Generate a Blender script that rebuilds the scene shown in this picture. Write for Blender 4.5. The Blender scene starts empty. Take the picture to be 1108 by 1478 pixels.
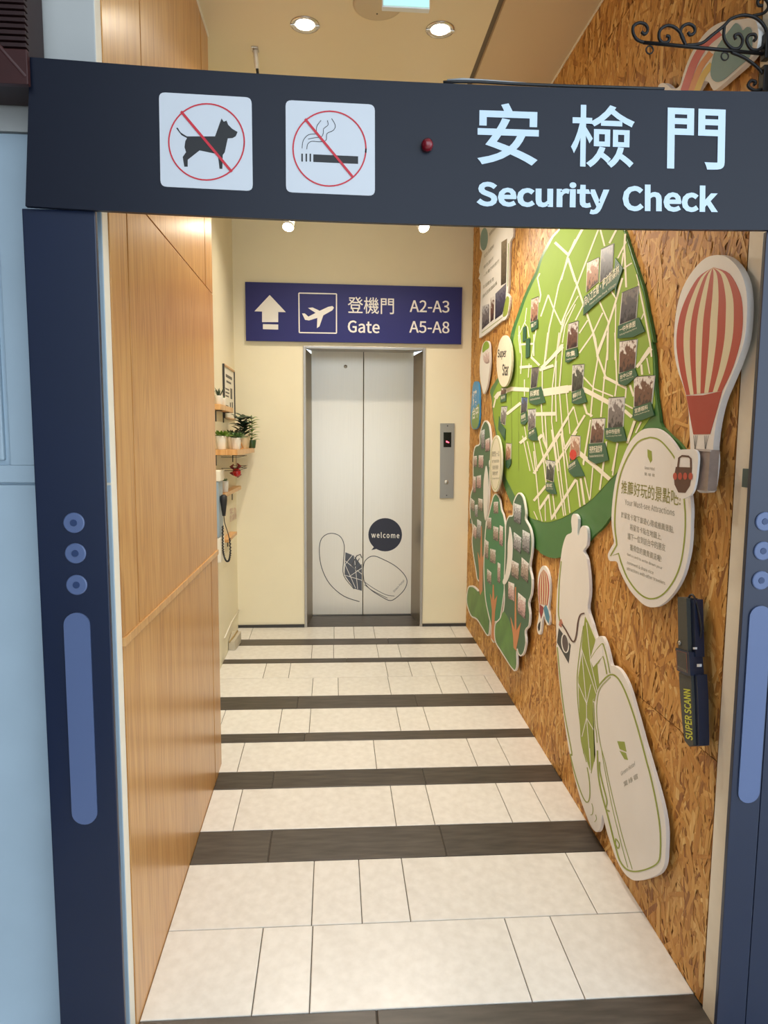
import bpy, bmesh, math, random
import numpy as np
from mathutils import Vector, Matrix
random.seed(7); rng = np.random.default_rng(7)
SC = bpy.context.scene; COL = SC.collection

# ------------------------------------------------------------------ camera
F = 980.0; CAMZ = 1.6
YAW, PIT, ROL = [math.radians(v) for v in (4.244, 6.013, 0.3806)]
fw = Vector((math.sin(YAW)*math.cos(PIT), math.cos(YAW)*math.cos(PIT), -math.sin(PIT)))
r0 = Vector((math.cos(YAW), -math.sin(YAW), 0)); u0 = r0.cross(fw)
rt = r0*math.cos(ROL)+u0*math.sin(ROL); up = -r0*math.sin(ROL)+u0*math.cos(ROL)
cam = bpy.data.cameras.new('camera'); cam_o = bpy.data.objects.new('camera', cam); COL.objects.link(cam_o)
cam.sensor_fit = 'VERTICAL'; cam.sensor_height = 24; cam.lens = F*24/1478; cam.clip_start = 0.02
cam_o.matrix_world = Matrix(((rt.x, up.x, -fw.x, 0), (rt.y, up.y, -fw.y, 0), (rt.z, up.z, -fw.z, CAMZ), (0, 0, 0, 1)))
SC.camera = cam_o

# ------------------------------------------------------------------ world, large lights, exposure
W = bpy.data.worlds.new('daylight'); SC.world = W; W.use_nodes = True
W.node_tree.nodes['Background'].inputs[0].default_value = (0.76, 0.88, 1.0, 1)
W.node_tree.nodes['Background'].inputs[1].default_value = 2.5
SC.view_settings.view_transform = 'Standard'; SC.view_settings.look = 'None'
SC.view_settings.exposure = 0.12; SC.view_settings.gamma = 1.0; SC.view_settings.use_curve_mapping = False
WARM = (1.0, 0.91, 0.78)

def ray(x, y): return rt*((x-554)/F) - up*((y-739)/F) + fw
def at(x, y, n, d):
    """point where the line of sight of photograph pixel x, y meets the plane n.p = d (camera-relative z)"""
    v = ray(x, y); p = v*(d/(Vector(n).dot(v))); p.z += CAMZ; return p
def onX(x, y, X): return at(x, y, (1, 0, 0), X)
def onY(x, y, Y): return at(x, y, (0, 1, 0), Y)
def onZ(x, y, Z): return at(x, y, (0, 0, 1), Z-CAMZ)
FS, FC = 0.040, -0.006                                   # the floor is a gentle ramp up to the lift
def floor_z(X, Y): return 0.121+FS*(Y-5.3)+FC*X
def onF(x, y): return at(x, y, (-FC, -FS, 1), 0.121-FS*5.3-CAMZ)

# ------------------------------------------------------------------ materials
def lin(c):
    o = []
    for v in c[:3]:
        v = v/255.0; o.append(v/12.92 if v <= 0.04045 else ((v+0.055)/1.055)**2.4)
    return (*o, 1.0)
MATS = {}
def mat(name, c, rough=0.6, metal=0.0, var=0.0, vs=8.0, bump=0.0, bs=60.0, coat=0.0, emit=None, es=0.0, spec=0.5, stretch=None):
    if name in MATS: return MATS[name]
    m = bpy.data.materials.new(name); m.use_nodes = True; nt = m.node_tree; b = nt.nodes['Principled BSDF']
    b.inputs['Roughness'].default_value = rough; b.inputs['Metallic'].default_value = metal
    b.inputs['Specular IOR Level'].default_value = spec
    b.inputs['Coat Weight'].default_value = coat; b.inputs['Coat Roughness'].default_value = 0.12
    base = lin(c); b.inputs['Base Color'].default_value = base
    tc = nt.nodes.new('ShaderNodeTexCoord'); src = tc.outputs['Object']
    if stretch:
        mp = nt.nodes.new('ShaderNodeMapping'); mp.inputs['Scale'].default_value = stretch
        nt.links.new(src, mp.inputs[0]); src = mp.outputs[0]
    if var > 0:
        n = nt.nodes.new('ShaderNodeTexNoise'); n.inputs['Scale'].default_value = vs; n.inputs['Detail'].default_value = 6
        nt.links.new(src, n.inputs['Vector'])
        r = nt.nodes.new('ShaderNodeValToRGB')
        r.color_ramp.elements[0].position = 0.3; r.color_ramp.elements[1].position = 0.7
        r.color_ramp.elements[0].color = tuple(v*(1-var) for v in base[:3])+(1,)
        r.color_ramp.elements[1].color = tuple(min(1, v*(1+var*0.6)) for v in base[:3])+(1,)
        nt.links.new(n.outputs['Fac'], r.inputs[0]); nt.links.new(r.outputs[0], b.inputs['Base Color'])
    if bump > 0:
        n2 = nt.nodes.new('ShaderNodeTexNoise'); n2.inputs['Scale'].default_value = bs; n2.inputs['Detail'].default_value = 4
        nt.links.new(src, n2.inputs['Vector'])
        bp = nt.nodes.new('ShaderNodeBump'); bp.inputs['Strength'].default_value = bump; bp.inputs['Distance'].default_value = 0.002
        nt.links.new(n2.outputs['Fac'], bp.inputs['Height']); nt.links.new(bp.outputs[0], b.inputs['Normal'])
    if emit:
        b.inputs['Emission Color'].default_value = (*emit[:3], 1); b.inputs['Emission Strength'].default_value = es
    MATS[name] = m; return m

def wood_mat(name, lo, mid, hi, rough=0.34):
    m = bpy.data.materials.new(name); m.use_nodes = True; nt = m.node_tree; N = nt.nodes; Lk = nt.links.new
    b = N['Principled BSDF']; b.inputs['Roughness'].default_value = rough
    b.inputs['Coat Weight'].default_value = 0.35; b.inputs['Coat Roughness'].default_value = 0.22
    tc = N.new('ShaderNodeTexCoord')
    info = N.new('ShaderNodeObjectInfo')
    add = N.new('ShaderNodeVectorMath'); add.operation = 'MULTIPLY_ADD'
    cmb = N.new('ShaderNodeCombineXYZ')
    for k in range(3): Lk(info.outputs['Random'], cmb.inputs[k])
    Lk(cmb.outputs[0], add.inputs[0]); add.inputs[1].default_value = (7, 5, 3); Lk(tc.outputs['Object'], add.inputs[2])
    mp = N.new('ShaderNodeMapping'); mp.inputs['Scale'].default_value = (6, 6, 0.55); Lk(add.outputs[0], mp.inputs[0])
    n1 = N.new('ShaderNodeTexNoise'); n1.inputs['Scale'].default_value = 1.6; n1.inputs['Detail'].default_value = 3; n1.inputs['Distortion'].default_value = 0.4
    Lk(mp.outputs[0], n1.inputs['Vector'])
    ml = N.new('ShaderNodeMath'); ml.operation = 'MULTIPLY'; ml.inputs[1].default_value = 9; Lk(n1.outputs['Fac'], ml.inputs[0])
    fr = N.new('ShaderNodeMath'); fr.operation = 'PINGPONG'; fr.inputs[1].default_value = 0.5; Lk(ml.outputs[0], fr.inputs[0])
    mp2 = N.new('ShaderNodeMapping'); mp2.inputs['Scale'].default_value = (140, 140, 3.0); Lk(add.outputs[0], mp2.inputs[0])
    n2 = N.new('ShaderNodeTexNoise'); n2.inputs['Scale'].default_value = 1.0; n2.inputs['Detail'].default_value = 5; Lk(mp2.outputs[0], n2.inputs['Vector'])
    mx = N.new('ShaderNodeMath'); mx.operation = 'MULTIPLY_ADD'; mx.inputs[1].default_value = 0.45
    Lk(fr.outputs[0], mx.inputs[0]); Lk(n2.outputs['Fac'], mx.inputs[2])
    r = N.new('ShaderNodeValToRGB'); e = r.color_ramp.elements
    e[0].position = 0.30; e[0].color = lin(lo); e[1].position = 0.92; e[1].color = lin(hi)
    k = e.new(0.60); k.color = lin(mid)
    Lk(mx.outputs[0], r.inputs[0]); Lk(r.outputs[0], b.inputs['Base Color'])
    bp = N.new('ShaderNodeBump'); bp.inputs['Strength'].default_value = 0.12; bp.inputs['Distance'].default_value = 0.001
    Lk(n2.outputs['Fac'], bp.inputs['Height']); Lk(bp.outputs[0], b.inputs['Normal'])
    MATS[name] = m; return m

def tile_mat(name, lo, hi, rough, vs, stretch=(1, 1, 1), bump=0.05):
    m = bpy.data.materials.new(name); m.use_nodes = True; nt = m.node_tree; N = nt.nodes; Lk = nt.links.new
    b = N['Principled BSDF']; b.inputs['Roughness'].default_value = rough
    tc = N.new('ShaderNodeTexCoord'); info = N.new('ShaderNodeObjectInfo')
    mp = N.new('ShaderNodeMapping'); mp.inputs['Scale'].default_value = stretch; Lk(tc.outputs['Object'], mp.inputs[0])
    n1 = N.new('ShaderNodeTexNoise'); n1.inputs['Scale'].default_value = vs; n1.inputs['Detail'].default_value = 7; Lk(mp.outputs[0], n1.inputs['Vector'])
    ad = N.new('ShaderNodeMath'); ad.operation = 'MULTIPLY_ADD'; ad.inputs[1].default_value = 0.16; Lk(info.outputs['Random'], ad.inputs[0]); Lk(n1.outputs['Fac'], ad.inputs[2])
    r = N.new('ShaderNodeValToRGB'); r.color_ramp.elements[0].position = 0.35; r.color_ramp.elements[1].position = 0.75
    r.color_ramp.elements[0].color = lin(lo); r.color_ramp.elements[1].color = lin(hi)
    Lk(ad.outputs[0], r.inputs[0]); Lk(r.outputs[0], b.inputs['Base Color'])
    bp = N.new('ShaderNodeBump'); bp.inputs['Strength'].default_value = bump; bp.inputs['Distance'].default_value = 0.002
    Lk(n1.outputs['Fac'], bp.inputs['Height']); Lk(bp.outputs[0], b.inputs['Normal'])
    MATS[name] = m; return m

def osb_mat():
    m = bpy.data.materials.new('osb_strand'); m.use_nodes = True; nt = m.node_tree; N = nt.nodes; Lk = nt.links.new
    b = N['Principled BSDF']; b.inputs['Roughness'].default_value = 0.55
    g = N.new('ShaderNodeNewGeometry'); tc = N.new('ShaderNodeTexCoord')
    mp = N.new('ShaderNodeMapping'); mp.inputs['Scale'].default_value = (60, 260, 22); Lk(tc.outputs['Object'], mp.inputs[0])
    n1 = N.new('ShaderNodeTexNoise'); n1.inputs['Scale'].default_value = 1; n1.inputs['Detail'].default_value = 3; Lk(mp.outputs[0], n1.inputs['Vector'])
    ad = N.new('ShaderNodeMath'); ad.operation = 'MULTIPLY_ADD'; ad.inputs[1].default_value = 0.5; Lk(n1.outputs['Fac'], ad.inputs[0]); Lk(g.outputs['Random Per Island'], ad.inputs[2])
    r = N.new('ShaderNodeValToRGB'); e = r.color_ramp.elements
    e[0].position = 0.18; e[0].color = lin((138, 84, 32)); e[1].position = 1.0; e[1].color = lin((236, 198, 132))
    for p, c in ((0.34, (188, 130, 58)), (0.62, (206, 150, 74)), (0.9, (218, 168, 94)), (0.985, (230, 190, 120))):
        k = e.new(p); k.color = lin(c)
    Lk(ad.outputs[0], r.inputs[0]); Lk(r.outputs[0], b.inputs['Base Color'])
    sub = N.new('ShaderNodeMath'); sub.operation = 'MULTIPLY'; sub.inputs[1].default_value = 0.78; Lk(ad.outputs[0], sub.inputs[0])
    for l in list(r.inputs[0].links): nt.links.remove(l)
    Lk(sub.outputs[0], r.inputs[0])
    MATS['osb_strand'] = m; return m

def photo_mat(name, sky, subj, dark, scale=55):
    """a small printed photograph: mottled picture in three tones"""
    if name in MATS: return MATS[name]
    m = bpy.data.materials.new(name); m.use_nodes = True; nt = m.node_tree; N = nt.nodes; Lk = nt.links.new
    b = N['Principled BSDF']; b.inputs['Roughness'].default_value = 0.4
    tc = N.new('ShaderNodeTexCoord'); sp = N.new('ShaderNodeSeparateXYZ'); Lk(tc.outputs['Generated'], sp.inputs[0])
    n1 = N.new('ShaderNodeTexNoise'); n1.inputs['Scale'].default_value = scale; n1.inputs['Detail'].default_value = 4; Lk(tc.outputs['Object'], n1.inputs['Vector'])
    ad = N.new('ShaderNodeMath'); ad.operation = 'MULTIPLY_ADD'; ad.inputs[1].default_value = 0.9
    Lk(n1.outputs['Fac'], ad.inputs[0])
    z = N.new('ShaderNodeMath'); z.operation = 'MULTIPLY'; z.inputs[1].default_value = 0.55; Lk(sp.outputs['Z'], z.inputs[0]); Lk(z.outputs[0], ad.inputs[2])
    r = N.new('ShaderNodeValToRGB'); e = r.color_ramp.elements
    e[0].position = 0.50; e[0].color = lin(dark); e[1].position = 0.90; e[1].color = lin(sky)
    k = e.new(0.60); k.color = lin(subj); k2 = e.new(0.82); k2.color = lin(subj)
    Lk(ad.outputs[0], r.inputs[0]); Lk(r.outputs[0], b.inputs['Base Color'])
    MATS[name] = m; return m

# ------------------------------------------------------------------ object helpers
def tag(o, label=None, cat=None, group=None, kind=None):
    if label: o['label'] = label
    if cat: o['category'] = cat
    if group: o['group'] = group
    if kind: o['kind'] = kind
    return o
def thing(name, loc, label, cat, group=None):
    o = bpy.data.objects.new(name, None); COL.objects.link(o); o.location = loc; o.empty_display_size = 0.05
    return tag(o, label, cat, group)
def child(o, parent):
    if parent is not None:
        o.parent = parent
        w = Vector((0, 0, 0)); p = parent
        while p is not None: w += p.location; p = p.parent
        o.location = o.location-w
    return o
class MB:
    def __init__(s): s.v = []; s.f = []; s.sm = []
    def add(s, vs, fs, smooth=False):
        k = len(s.v); s.v += [tuple(p) for p in vs]; s.f += [tuple(i+k for i in q) for q in fs]; s.sm += [smooth]*len(fs); return s
    def box(s, x0, x1, y0, y1, z0, z1, bev=0.0):
        if x1 < x0: x0, x1 = x1, x0
        if y1 < y0: y0, y1 = y1, y0
        if z1 < z0: z0, z1 = z1, z0
        if bev <= 0:
            vs = [(x, y, z) for z in (z0, z1) for y in (y0, y1) for x in (x0, x1)]
            return s.add(vs, [(0, 2, 3, 1), (4, 5, 7, 6), (0, 1, 5, 4), (2, 6, 7, 3), (0, 4, 6, 2), (1, 3, 7, 5)])
        bm = bmesh.new(); bmesh.ops.create_cube(bm, size=1)
        bmesh.ops.scale(bm, vec=(x1-x0, y1-y0, z1-z0), verts=bm.verts); bmesh.ops.translate(bm, vec=((x0+x1)/2, (y0+y1)/2, (z0+z1)/2), verts=bm.verts)
        bmesh.ops.bevel(bm, geom=bm.edges[:], offset=bev, segments=2, affect='EDGES', profile=0.6)
        bm.verts.index_update(); s.add([v.co[:] for v in bm.verts], [[v.index for v in f.verts] for f in bm.faces]); bm.free(); return s
    def tube(s, pts, r, n=8, closed=False):
        pts = [Vector(p) for p in pts]; m = len(pts); rs = r if hasattr(r, '__len__') else [r]*m
        vs = []; prev = None
        for i, p in enumerate(pts):
            a = pts[i-1] if (i > 0 or closed) else p; c = pts[(i+1) % m] if (i < m-1 or closed) else p
            t = (c-a).normalized()
            if prev is None:
                ref = Vector((0, 0, 1)) if abs(t.z) < 0.9 else Vector((1, 0, 0)); nn = t.cross(ref).normalized()
            else: nn = (prev-t*prev.dot(t)).normalized()
            prev = nn; bb = t.cross(nn)
            for k in range(n):
                w = 2*math.pi*k/n; vs.append(p+(nn*math.cos(w)+bb*math.sin(w))*rs[i])
        fs = []
        for i in range(m if closed else m-1):
            j = (i+1) % m
            for k in range(n): fs.append((i*n+k, i*n+(k+1) % n, j*n+(k+1) % n, j*n+k))
        if not closed: fs += [tuple(range(n-1, -1, -1)), tuple((m-1)*n+k for k in range(n))]
        return s.add(vs, fs, True)
    def lathe(s, prof, c, axis='Z', n=24):
        vs = []; m = len(prof)
        for (r, h) in prof:
            for k in range(n):
                w = 2*math.pi*k/n; a, b = r*math.cos(w), r*math.sin(w)
                d = {'Z': (a, b, h), 'Y': (a, h, b), 'X': (h, a, b)}[axis]
                vs.append((c[0]+d[0], c[1]+d[1], c[2]+d[2]))
        fs = [(i*n+k, i*n+(k+1) % n, (i+1)*n+(k+1) % n, (i+1)*n+k) for i in range(m-1) for k in range(n)]
        if prof[0][0] > 1e-6: fs.append(tuple(range(n-1, -1, -1)))
        if prof[-1][0] > 1e-6: fs.append(tuple((m-1)*n+k for k in range(n)))
        return s.add(vs, fs, True)
    def build(s, name, m, parent=None, fix=True, shade=None):
        me = bpy.data.meshes.new(name)
        V = np.array(s.v); c = (V.min(0)+V.max(0))/2; c = Vector(c)
        me.from_pydata([tuple(Vector(p)-c) for p in s.v], [], s.f)
        if fix:
            bm = bmesh.new(); bm.from_mesh(me); bmesh.ops.recalc_face_normals(bm, faces=bm.faces); bm.to_mesh(me); bm.free()
        me.polygons.foreach_set('use_smooth', [bool(shade) if shade is not None else q for q in s.sm])
        me.materials.append(m); me.update()
        o = bpy.data.objects.new(name, me); COL.objects.link(o); o.location = c
        return child(o, parent)
def box(name, x0, x1, y0, y1, z0, z1, m, parent=None, bev=0.0): return MB().box(x0, x1, y0, y1, z0, z1, bev).build(name, m, parent)
def struct(o): o['kind'] = 'structure'; return o

# ------------------------------------------------------------------ flat work on planes
class Plane:
    """a working plane: 2-D points given as photograph pixels are set down on it; h is the height above it"""
    def __init__(s, axis, d): s.axis = axis; s.d = d
    def n(s): return Vector((-1, 0, 0)) if s.axis == 'X' else (Vector((0, -1, 0)) if s.axis == 'Y' else Vector((0, 0, -1)))
    def p(s, q, h=0.0):
        if s.axis == 'X': return onX(q[0], q[1], s.d-h)
        if s.axis == 'Y': return onY(q[0], q[1], s.d-h)
        return onZ(q[0], q[1], s.d-h)
def crop(x0, y0, sc):
    return lambda pts: [(x0+a/sc, y0+b/sc) for a, b in pts]
def smooth(pts, closed=True, k=4):
    out = []; n = len(pts)
    for i in range(n if closed else n-1):
        g = lambda j: np.array(pts[j % n] if closed else pts[min(max(j, 0), n-1)], float)
        p0, p1, p2, p3 = g(i-1), g(i), g(i+1), g(i+2)
        for t in np.arange(k)/k:
            out.append(tuple(0.5*((2*p1)+(-p0+p2)*t+(2*p0-5*p1+4*p2-p3)*t*t+(-p0+3*p1-3*p2+p3)*t**3)))
    if not closed: out.append(tuple(pts[-1]))
    return out
def ell(c, rx, ry, n=28, tilt=0.0):
    ct, st = math.cos(tilt), math.sin(tilt)
    return [(c[0]+rx*math.cos(w)*ct-ry*math.sin(w)*st, c[1]+rx*math.cos(w)*st+ry*math.sin(w)*ct) for w in [2*math.pi*i/n for i in range(n)]]
def slab(mb, pl, pts, h0, h1):
    """extrude the outline from height h0 (back) to h1 (front); traced at its front face"""
    fr = [pl.p(q, h1) for q in pts]; n = pl.n(); bk = [p-n*(h1-h0) for p in fr]; k = len(pts)
    return mb.add(fr+bk, [tuple(range(k)), tuple(range(2*k-1, k-1, -1))]+[(i, i+k, (i+1) % k+k, (i+1) % k) for i in range(k)])
def plate(name, pl, pts, h0, h1, m, parent=None): return slab(MB(), pl, pts, h0, h1).build(name, m, parent)
def ribbon(mb, pl, pts, w, h, closed=False):
    """a printed line of width w on the face at height h, traced in photograph pixels"""
    P = [np.array(q, float) for q in pts]; n = len(P); vs = []
    for i in range(n):
        a = P[i-1] if (i > 0 or closed) else P[i]; c = P[(i+1) % n] if (i < n-1 or closed) else P[i]
        t = c-a; ln = np.hypot(*t)
        if ln < 1e-9: t = np.array([0, 1.0]); ln = 1
        s = np.array([-t[1], t[0]])/ln*w/2
        vs += [pl.p(P[i]+s, h), pl.p(P[i]-s, h)]
    fs = [(2*i, 2*i+1, 2*((i+1) % n)+1, 2*((i+1) % n)) for i in range(n if closed else n-1)]
    return mb.add(vs, fs)
def lines(name, pl, ls, h, m, parent):
    mb = MB()
    for k, (pts, w) in enumerate(ls): ribbon(mb, pl, pts, w, h+k*1.1e-5)
    return mb.build(name, m, parent, fix=False)
TXT = bpy.data.curves.new('lettering', 'FONT'); TXO = bpy.data.objects.new('lettering', TXT); COL.objects.link(TXO); TXT.resolution_u = 3
FONT_CJK = TXT.font; FONT_LAT = TXT.font
try: FONT_LAT = bpy.data.fonts.load(bpy.utils.system_resource('DATAFILES', path='fonts')+'/Noto Sans CJK Regular.woff2')
except Exception: pass
def glyphs(body, bold=0.0, spacing=1.0, shear=0.0):
    TXT.font = FONT_LAT if body.isascii() else FONT_CJK
    TXT.body = body; TXT.offset = bold; TXT.space_character = spacing; TXT.shear = shear
    dg = bpy.context.evaluated_depsgraph_get(); dg.update()
    me = bpy.data.meshes.new_from_object(TXO.evaluated_get(dg))
    V = np.array([v.co[:2] for v in me.vertices]); fs = [tuple(p.vertices) for p in me.polygons]
    bpy.data.meshes.remove(me)
    lo = V.min(0); hi = V.max(0); return (V-lo)/(hi-lo), fs
def letter(mb, pl, body, bl, br, tl, h, bold=0.0, spacing=1.0, shear=0.0):
    V, fs = glyphs(body, bold, spacing, shear)
    A, B, C = pl.p(bl, h), pl.p(br, h), pl.p(tl, h)
    return mb.add([A+(B-A)*float(u)+(C-A)*float(v) for u, v in V], fs)
def lettering(name, pl, items, h, m, parent):
    for it in items: letter(MB(), pl, it[0], it[1], it[2], it[3], h, *(it[4:])).build(name, m, parent, fix=False)
def rrect(c, r, k=5):
    """rounded quadrilateral through pixel corners"""
    out = []; n = len(c); C = [np.array(q, float) for q in c]
    for i in range(n):
        a, b, d = C[i-1], C[i], C[(i+1) % n]
        p = b+(a-b)/np.linalg.norm(a-b)*r; q = b+(d-b)/np.linalg.norm(d-b)*r
        for t in np.linspace(0, 1, k): out.append(tuple((1-t)**2*p+2*t*(1-t)*b+t*t*q))
    return out

# ================================================================== SETTING
B = 5.30; RX = 1.065; LX = -0.543; LW = -0.752; CEIL = 3.345
M_cream = mat('cream_wall_paint', (240, 230, 200), 0.55, var=0.03, vs=3, bump=0.04, bs=90)
M_ceil = mat('ceiling_paint', (224, 210, 178), 0.42, var=0.02, vs=2)
M_ceil2 = mat('ceiling_panel_tan', (206, 184, 150), 0.45, var=0.02, vs=2)
M_pale = mat('pale_blue_grey_paint', (174, 194, 208), 0.5, var=0.05, vs=5, bump=0.05, bs=40)
M_trim = mat('offwhite_trim_paint', (238, 230, 212), 0.5, var=0.05, vs=14, bump=0.05, bs=50)
M_dark = mat('dark_gap', (30, 22, 14), 0.9)
M_wood = wood_mat('oak_veneer', (166, 110, 50), (195, 139, 73), (211, 159, 93))
M_rail = wood_mat('oak_rail', (178, 124, 64), (204, 152, 90), (220, 172, 108))
M_tile = tile_mat('white_ceramic_tile', (216, 211, 202), (230, 226, 218), 0.28, 26)
M_slate = tile_mat('dark_slate_tile', (52, 46, 40), (82, 74, 66), 0.42, 5, (1.2, 9, 1), 0.25)
M_grout = mat('grey_grout', (92, 86, 78), 0.9)
M_osb_base = mat('osb_base', (160, 108, 50), 0.8, var=0.3, vs=40)
M_osb = osb_mat()
M_steel = mat('brushed_steel', (176, 170, 160), 0.34, 0.85, var=0.06, vs=3, stretch=(220, 220, 2), bump=0.03, bs=2)
M_door = mat('brushed_lift_door', (232, 225, 210), 0.30, 0.32, var=0.04, vs=2, stretch=(260, 260, 1.5))
M_darkbase = mat('dark_skirting', (52, 50, 48), 0.4)

# ---- floor: slab, then every tile on it
mb = MB()
g = [(-0.80, 1.60), (1.12, 1.60), (1.12, 5.75), (-0.80, 5.75)]
vs = [(x, y, floor_z(x, y)-0.006) for x, y in g]+[(x, y, floor_z(x, y)-0.08) for x, y in g]
mb.add(vs, [(0, 1, 2, 3), (7, 6, 5, 4)]+[(i, i+4, (i+1) % 4+4, (i+1) % 4) for i in range(4)])
floor = struct(mb.build('floor', M_grout))
def ypix(y): return onF(560, y).y
rows = [  # (photograph y of the near edge, of the far edge, joints x at row height y)
    (1456.2, 1331, [372.4, 449, 750.5, 823.5], 1393, 'w'), (1331, 1238.6, [451.5, 519.9, 585.9, 844.4], 1285, 'w'),
    (1238.6, 1192.3, [390, 640], 1217, 'd'), (1192.3, 1133.6, [344.4, 567.5, 621, 729.4, 782.4], 1163, 'w'),
    (1133.6, 1109, [395, 612], 1121, 'd'), (1109, 1067.5, [348.8, 541, 682, 727.8], 1088, 'w'), (1067.5, 1055, [440], 1061, 'd'),
    (1055, 1020.7, [321, 404.8, 447.4, 575, 615.7], 1038, 'w'), (1020.7, 1002.4, [430, 600], 1011, 'd'),
    (1002.4, 976.5, [450.9, 488, 562, 634, 672, 707], 990, 'w'), (976.5, 955.3, [382.8, 418.4, 557.7, 591.7, 625], 965, 'w'),
    (955.3, 949, [500], 952, 'd'), (949, 929.8, [450, 481.4, 545, 576.7, 669.4], 940, 'w'), (929.8, 921, [560], 925, 'd'),
    (921, 904, [363, 482, 510.6, 539.9, 653.6], 912, 'w')]
def tile(x0, x1, y0, y1, m, name):
    g = 0.0016; b = 0.0025; z = floor_z; x0 += g; x1 -= g; y0 += g; y1 -= g
    if x1-x0 < 0.01: return
    lo = [(x0, y0), (x1, y0), (x1, y1), (x0, y1)]; hi = [(x0+b, y0+b), (x1-b, y0+b), (x1-b, y1-b), (x0+b, y1-b)]
    vs = [(x, y, z(x, y)-0.007) for x, y in lo]+[(x, y, z(x, y)-0.0012) for x, y in lo]+[(x, y, z(x, y)) for x, y in hi]
    fs = [(8, 9, 10, 11)]
    for k in (0, 4): fs += [(i+k, (i+1) % 4+k, (i+1) % 4+k+4, i+k+4) for i in range(4)]
    MB().add(vs, fs).build(name, m, floor)
def lay(y0, y1, xs, kind):
    edges = [LW]+sorted(xs)+[RX]
    left = LX if y0 < 3.1 else LW
    edges = [left]+[e for e in edges if left+0.02 < e < RX-0.02]+[RX]
    for a, b in zip(edges, edges[1:]): tile(a, b, y0, y1, M_tile if kind == 'w' else M_slate, 'tile' if kind == 'w' else 'dark_tile')
for (ya, yb, js, yr, kind) in rows:
    lay(ypix(ya), ypix(yb), [onF(x, yr).x for x in js], kind)
lay(1.62, ypix(1456.2), [0.12], 'd'); 
tile(-0.24, 0.71, B+0.002, B+0.29, M_slate, 'dark_tile')
lay(ypix(904), B, [0.2], 'd')

# ---- right wall: strand-board panels
wall_right = struct(box('wall_right', RX+0.012, RX+0.12, 1.735, B+0.02, -0.10, CEIL+0.05, M_dark))
def strands(y0, y1, z0, z1, n):
    c = np.stack([rng.uniform(y0, y1, n), rng.uniform(z0, z1, n)], 1)
    L = rng.uniform(0.05, 0.125, n)*np.where(rng.random(n) < 0.3, 0.6, 1)
    Wd = rng.uniform(0.003, 0.0115, n)
    ang = np.where(rng.random(n) < 0.72, rng.normal(0, 0.42, n), rng.uniform(-1.57, 1.57, n))
    d = np.stack([np.sin(ang), np.cos(ang)], 1); e = np.stack([d[:, 1], -d[:, 0]], 1)
    top = np.sort(rng.uniform(0.0003, 0.0024, n)); vs = np.zeros((n, 6, 3))
    sk = rng.uniform(-0.5, 0.5, (n, 6))
    for k, (sl, sw) in enumerate(((-1, -1), (-1.05, 0.1), (-1, 1), (1, 1), (1.05, -0.1), (1, -1))):
        p = c+d*(L*(sl+0.22*sk[:, k]*(sl)))[:, None]*0.5*1.2+e*(Wd*(sw+0.35*sk[:, k]))[:, None]
        vs[:, k, 1] = np.clip(p[:, 0], y0, y1); vs[:, k, 2] = np.clip(p[:, 1], z0, z1)
        vs[:, k, 0] = RX-top-rng.uniform(0, 0.0007, n)
    return vs
ys = [1.735, 2.955, 4.175, B]; zs = [-0.05, 0.716, 3.156, CEIL]
for j in range(3):
    for i in range(3):
        y0, y1, z0, z1 = ys[i]+0.001, ys[i+1]-0.001, zs[j]+0.0012, zs[j+1]-0.0012
        if j == 0: z0 = floor_z(RX, (y0+y1)/2)-0.02
        pn = box('osb_panel', RX, RX+0.012, y0, y1, z0, z1, M_osb_base, wall_right)
        n = int((y1-y0)*(z1-z0)*2900)
        vs = strands(y0, y1, z0, z1, n).reshape(-1, 3)
        me = bpy.data.meshes.new('osb_strands')
        me.from_pydata(vs.tolist(), [], [(k*6+5, k*6+4, k*6+3, k*6+2, k*6+1, k*6) for k in range(n)]); me.materials.append(M_osb)
        so = bpy.data.objects.new('osb_strands', me); COL.objects.link(so); child(so, pn); so['kind'] = 'stuff'

# ---- left wall: oak panels, then the white wall behind them
wall_left = struct(box('wall_left', LX-0.16, LX-0.020, 1.757, 3.185, -0.08, CEIL, M_dark))
for (y0, y1, z0, z1) in ((1.757, 3.012, -0.06, 1.064), (3.026, 3.19, -0.02, 1.064), (1.757, 1.900, 1.088, 2.247), (1.909, 3.19, 1.088, 2.247),
                         (1.757, 2.088, 2.252, CEIL), (2.097, 3.016, 2.252, CEIL), (3.030, 3.19, 2.252, CEIL)):
    box('oak_panel', LX-0.018, LX, y0, y1, z0, z1, M_wood, wall_left, 0.0008)
box('oak_rail', LX-0.018, LX+0.005, 1.757, 3.19, 1.0645, 1.0875, M_rail, wall_left, 0.0015)
wl2 = struct(box('wall_side', LW-0.12, LW, 3.12, B+0.02, -0.05, CEIL, M_cream))
box('access_door_edge', LW, LW+0.012, 3.22, 4.32, 0.14, 1.02, M_trim, wl2, 0.003)
struct(box('trim_1', LX-0.15, LX-0.03, 3.1865, 3.1995, -0.02, CEIL, M_trim))

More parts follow.
